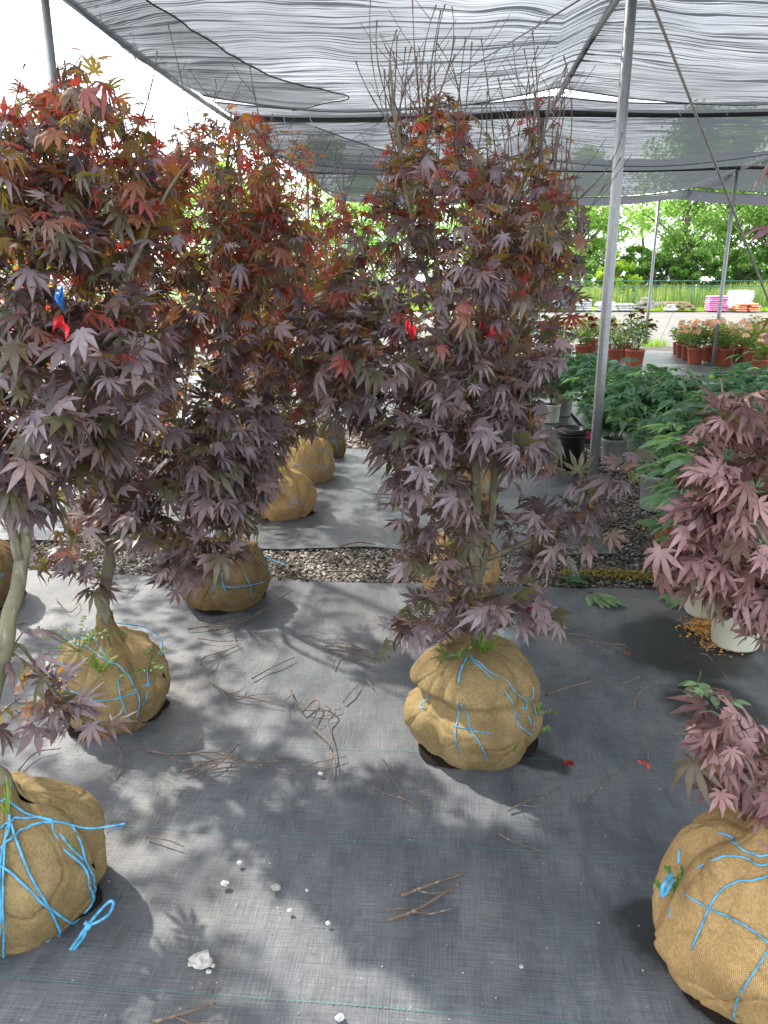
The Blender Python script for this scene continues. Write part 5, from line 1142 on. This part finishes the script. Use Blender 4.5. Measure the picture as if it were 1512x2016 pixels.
bags(1314, 1332, 609, 2, 1, .16, M_WHITEBAG, 'pale sack lying low beside the wooden pallets', 'low sacks by the pallets')
rp_ = thing('rubble_heap', 'heap of broken concrete slabs before the reeds', 'rubble', at(1274, 608, YD) * [1, 1, 0])
b = MB()
for k in range(16): b.box((rng.normal(0, .3), .3 + rng.normal(0, .2), .1 + .035 * k * rng.uniform(.4, 1)), (rng.uniform(.3, .7), rng.uniform(.3, .6), .09), rng.uniform(0, 3))
b.build('slab', M_STONEG, rp_, smooth=False)
pl = thing('wooden_pallet', 'low broken wooden pallets stacked in the yard', 'pallet', at(1350, 609, YD) * [1, 1, 0]); b = MB()
for lv_ in range(3):
    for k in range(5): b.box((-.2 * lv_ , .1 + .2 * k, .13 + .14 * lv_), (1.2, .1, .025))
    for k in (-1, 0, 1): b.box((-.2 * lv_ + k * .55, .5, .075 + .14 * lv_), (.09, 1.0, .085))
b.build('planks', M_WOOD, pl, smooth=False)
# car: only its tail shows past the maple
car = thing('parked_car', 'dark car at the yard edge, red tail light past the middle maple', 'car', at(1128, 606, 39.6) * [1, 1, 0] + [-2.2, 1, 0]); b = MB()
prof = [(-2.1, .35), (-2.15, .6), (-2.0, .78), (-1.1, .92), (-.5, 1.38), (.9, 1.44), (1.75, 1.0), (2.12, .92), (2.2, .62), (2.12, .34)]
yv = [(-.84, .93), (-.88, 1.0), (0, 1.01), (.88, 1.0), (.84, .93)]; V = []
for y, s in yv: V += [(x * (.985 if abs(y) == .84 else 1), y * (1 - .16 * max(0, (z - .9) / .5)), z) for x, z in prof]
n = len(prof); q = [(i * n + j, i * n + (j + 1) % n, (i + 1) * n + (j + 1) % n, (i + 1) * n + j) for i in range(4) for j in range(n)]
b.add(V, [(0, j + 1, j) for j in range(1, n - 1)] + [(4 * n, 4 * n + j, 4 * n + j + 1) for j in range(1, n - 1)], q); b.build('body', M_CAR, car)
b = MB()
for sy in (-1, 1):
    y1, y2 = sy * .862, sy * .775; b.add([(-.95, y1, .97), (1.35, y1, 1.0), (.85, y2 , 1.36), (-.45, y2, 1.33)], None, [(0, 1, 2, 3)])
b.build('side_window', M_GLASS, car)
for x in (-1.35, 1.35):
    for sy in (-1, 1):
        b = MB(); b.tube([(x, sy * .74, .32), (x, sy * .92, .32)], .33, 24); w = b.build('wheel', M_RUBBER, car); b = MB(); b.tube([(x, sy * .9, .32), (x, sy * .93, .32)], .2, 16); b.build('rim', M_STEEL, w)
for sy in (-1, 1): b = MB(); b.pillow((2.08, sy * .68, .8), (.22, .36, .16)); b.build('tail_light', M_TAIL, car)
# fence
fe = thing('chain_link_fence', 'low green chain link fence in front of the reeds', 'fence', (10, 43.4, 0)); fo2 = np.array([10, 43.4, 0])
b = MB(); b.add([(-40, 43.4, 0), (60, 43.4, 0), (60, 43.4, 1.15), (-40, 43.4, 1.15)], None, [(0, 1, 2, 3)]); b.build('wire_mesh', M_MESH, fe, fo2)
for z in (1.17, 1.42):
    b = MB(); b.tube([(-40, 43.44 + (z - 1.17) * 5, z), (60, 43.44 + (z - 1.17) * 5, z)], .025, 6); b.build('rail', M_FENCE, fe, fo2)
for x in np.arange(-38, 60, 3.0):
    b = MB(); b.tube([(x, 43.45, -.05), (x, 43.45, 1.2)], .03, 6); b.build('post', M_FENCE, fe, fo2)

# ------------------------------------------------------------------ reeds, grass
def blades(name, n, xr, yr, h0, h1, w, cols, seed, lean=.25):
    r = np.random.default_rng(seed); x = r.uniform(*xr, n); y = r.uniform(*yr, n); h = r.uniform(h0, h1, n) * (1 + .25 * vnoise(x * .4, y * .4, seed)); a = r.uniform(0, 6.28, n)
    dx, dy = np.cos(a), np.sin(a); l = lean * h * r.uniform(.1, 1, n); ww = w * r.uniform(.6, 1.3, n)
    P = lambda k, s: np.stack([x + dx * l * k * k - dy * ww * s, y + dy * l * k * k + dx * ww * s, -.03 + h * k], -1)
    V = np.stack([P(0, -1), P(0, 1), P(.55, -.8), P(.55, .8), P(1, 0)], 1).reshape(-1, 3); o_ = (np.arange(n) * 5)[:, None]
    T1 = np.concatenate([np.array([[0, 1, 3]]) + o_, np.array([[0, 3, 2]]) + o_, np.array([[2, 3, 4]]) + o_])
    c = np.array(cols)[r.integers(0, len(cols), n)] * r.uniform(.7, 1.3, (n, 1)); c = np.repeat(c, 5, 0)
    b = MB(); b.add(V, T1, None, c, c * [2.2, 2.2, 1.2]); o = b.build(name, M_FAR); tag(o, kind='stuff'); return o
GR = [(.12, .19, .04), (.17, .23, .06), (.09, .15, .03), (.22, .24, .09)]
blades('reeds', 15000, (-6, 34), (43.8, 51), .75, 1.35, .022, GR, 5)
blades('grass', 7000, (-6, 34), (41.0, 43.6), .06, .2, .02, [(.14, .26, .03), (.2, .3, .04)], 6)
blades('grass', 160, (float(G(1283, 678)[0]) - .3, float(G(1283, 678)[0]) + .3), (18.9, 19.4), .08, .22, .008, [(.16, .26, .04)], 8)

# ------------------------------------------------------------------ tree line
def quad_leaf(): return np.array([(0, -.5, 0), (.42, 0, .08), (0, .5, 0), (-.42, 0, .08)]), np.array([(0, 1, 2), (0, 2, 3)])
QV, QF = quad_leaf()
def wood_tree(label, x, y, h, w, seed, cols, tr=.16, clumps=46, per=120, lo=.22, ls=.24, name='broadleaf_tree', cat='tree', group='trees beyond the fence', gap=.55):
    r = np.random.default_rng(seed); root = thing(name, label, cat, (x, y, 0), 0, group); tb, lb = MB(), MB()
    tp = [np.array([0, 0, -.1]), np.array([r.normal(0, .1), 0, h * .3]), np.array([r.normal(0, .25), 0, h * .6]), np.array([r.normal(0, .35), 0, h * .92])]
    T_ = catmull(tp, 5); tb.tube(T_, np.linspace(tr, .03, len(T_)), 7)
    for k in range(clumps):
        z = h * (lo + (1 - lo) * r.uniform(0, 1) ** .85); zz = (z / h - lo) / (1 - lo); rad = w * (math.sin(min(1, zz * .95 + .12) * math.pi) ** .55) * math.sqrt(r.uniform(.05, 1)); a = r.uniform(0, 6.28)
        c = np.array([rad * math.cos(a), rad * math.sin(a), z]); s0 = np.array([np.interp(max(.05 * h, z - rad * .8), T_[:, 2], T_[:, d]) for d in range(3)])
        tb.tube(np.array([s0, (s0 + c) / 2 + [0, 0, .1 * rad], c]), [.02 + .02 * rad, .02 + .008 * rad, .012], 4)
        m = int(per * r.uniform(.5, 1.4)); cr = h * .085 * r.uniform(.7, 1.5); d = r.normal(0, 1, (m, 3)); d /= np.linalg.norm(d, axis=1)[:, None]; d *= (r.uniform(0, 1, (m, 1)) ** .45) * cr * [1.25, 1.25, .8]
        f = r.normal(0, 1, (m, 3)); up = nrm(r.normal(0, .7, (m, 3)) + [0, 0, 1]); cc = np.array(cols[r.integers(0, len(cols))]) * r.uniform(.75, 1.3, (m, 1))
        lb.inst(QV, QF, c + d, axes_from(f, up), ls * r.uniform(.5, 1.25, m), cc, np.minimum(.95, cc * [2.6, 3.0, 1.6]))
    tb.build('trunk', M_FARBARK, root); lb.build('crown', M_FAR, root); return root
YG = [(.22, .31, .10), (.26, .34, .12), (.17, .25, .08)]; DG = [(.075, .14, .04), (.11, .17, .05), (.065, .12, .035)]; MG = [(.15, .23, .075), (.18, .26, .09), (.11, .18, .06)]
X_ = lambda px, Y: float(at(px, 560, Y)[0])
wt = [('tall loose tree left of the near steel post, pale green crown', X_(1140, 56), 56, 9.4, 2.9, 1, YG), ('tall leafy tree behind the third steel post, widest crown', X_(1340, 55), 55, 11.5, 3.0, 2, MG), ('tall tree right of the widest crown, lighter leaves', X_(1425, 58), 58, 12, 3., 3, YG), ('round green tree cut by the right edge', X_(1535, 56), 56, 10.5, 3., 4, MG), ('thin sparse tree in the sky gap by the third post', X_(1258, 62), 62, 10.5, 1.4, 5, YG),
      ('bushy tree behind the middle maple', X_(1060, 58), 58, 8.5, 3.2, 6, MG), ('tree seen through the middle maple twigs', X_(930, 60), 60, 9, 3.2, 7, YG), ('pale tree in the gap left of the middle maple', X_(640, 57), 57, 10.5, 3.4, 8, YG), ('tree behind the third left maple', X_(520, 60), 60, 8.5, 3.4, 9, MG), ('tree behind the second left maple', X_(360, 58), 58, 8.5, 3.4, 10, YG), ('tree far left behind the nearest maple', X_(180, 60), 60, 8.5, 3.6, 11, MG), ('leftmost tree on the horizon', X_(20, 58), 58, 9, 3.5, 12, YG), ('tree between the two middle row crowns', X_(790, 58), 58, 8.0, 3.2, 13, MG), ('darker tree in the gap just right of the left row', X_(715, 61), 61, 9.5, 3.2, 14, MG), ('pale tree behind the forked third maple', X_(450, 56), 56, 9.0, 3.4, 15, YG)]
for k, (lab, x, y, h, w, s, c) in enumerate(wt):
    wood_tree(lab, x, y, h, w, 500 + s, c, clumps=(120 if k < 5 else 70) if w > 2 else 16, per=110 if k < 5 else 80)
bs = [('bright yellow green rounded bush left of the third post', X_(1203, 52), 52, 3.1, 1.55, 21, [(.20, .27, .04), (.24, .3, .06)]), ('dark undergrowth bush below the widest tree', X_(1290, 53), 53, 3.0, 2.2, 22, DG), ('dark undergrowth bush at the foot of the tall trees', X_(1365, 53), 53, 3.2, 2.2, 23, DG), ('dark bush right of the second steel post', X_(1445, 53), 53, 3.3, 2.2, 24, DG), ('dark bush at the right edge of the reeds', X_(1515, 53), 53, 3.6, 2.2, 25, DG), ('dark bush behind the bright rounded one', X_(1250, 55), 55, 3.8, 2.4, 26, DG), ('green bush behind the parked car', X_(1135, 53), 53, 3.2, 2., 27, MG), ('low bush behind the middle maple trunk', X_(1040, 53), 53, 3.0, 2.4, 28, DG), ('low bush in the gap left of the middle maple', X_(690, 54), 54, 3., 2.6, 29, MG), ('low bush behind the left row', X_(560, 54), 54, 3., 2.6, 30, DG), ('mid green bush under the sparse tree', X_(1330, 56), 56, 4.6, 2.4, 31, MG), ('tall bush behind the second post', X_(1420, 56), 56, 5.0, 2.4, 32, MG), ('tall bush near the right edge', X_(1490, 56), 56, 4.8, 2.4, 33, DG)]
for (lab, x, y, h, w, s, c) in bs: wood_tree(lab, x, y, h, w, 500 + s, c, .07, 40, 130, .05, .2, 'bush', 'bush', 'bushes beyond the fence')
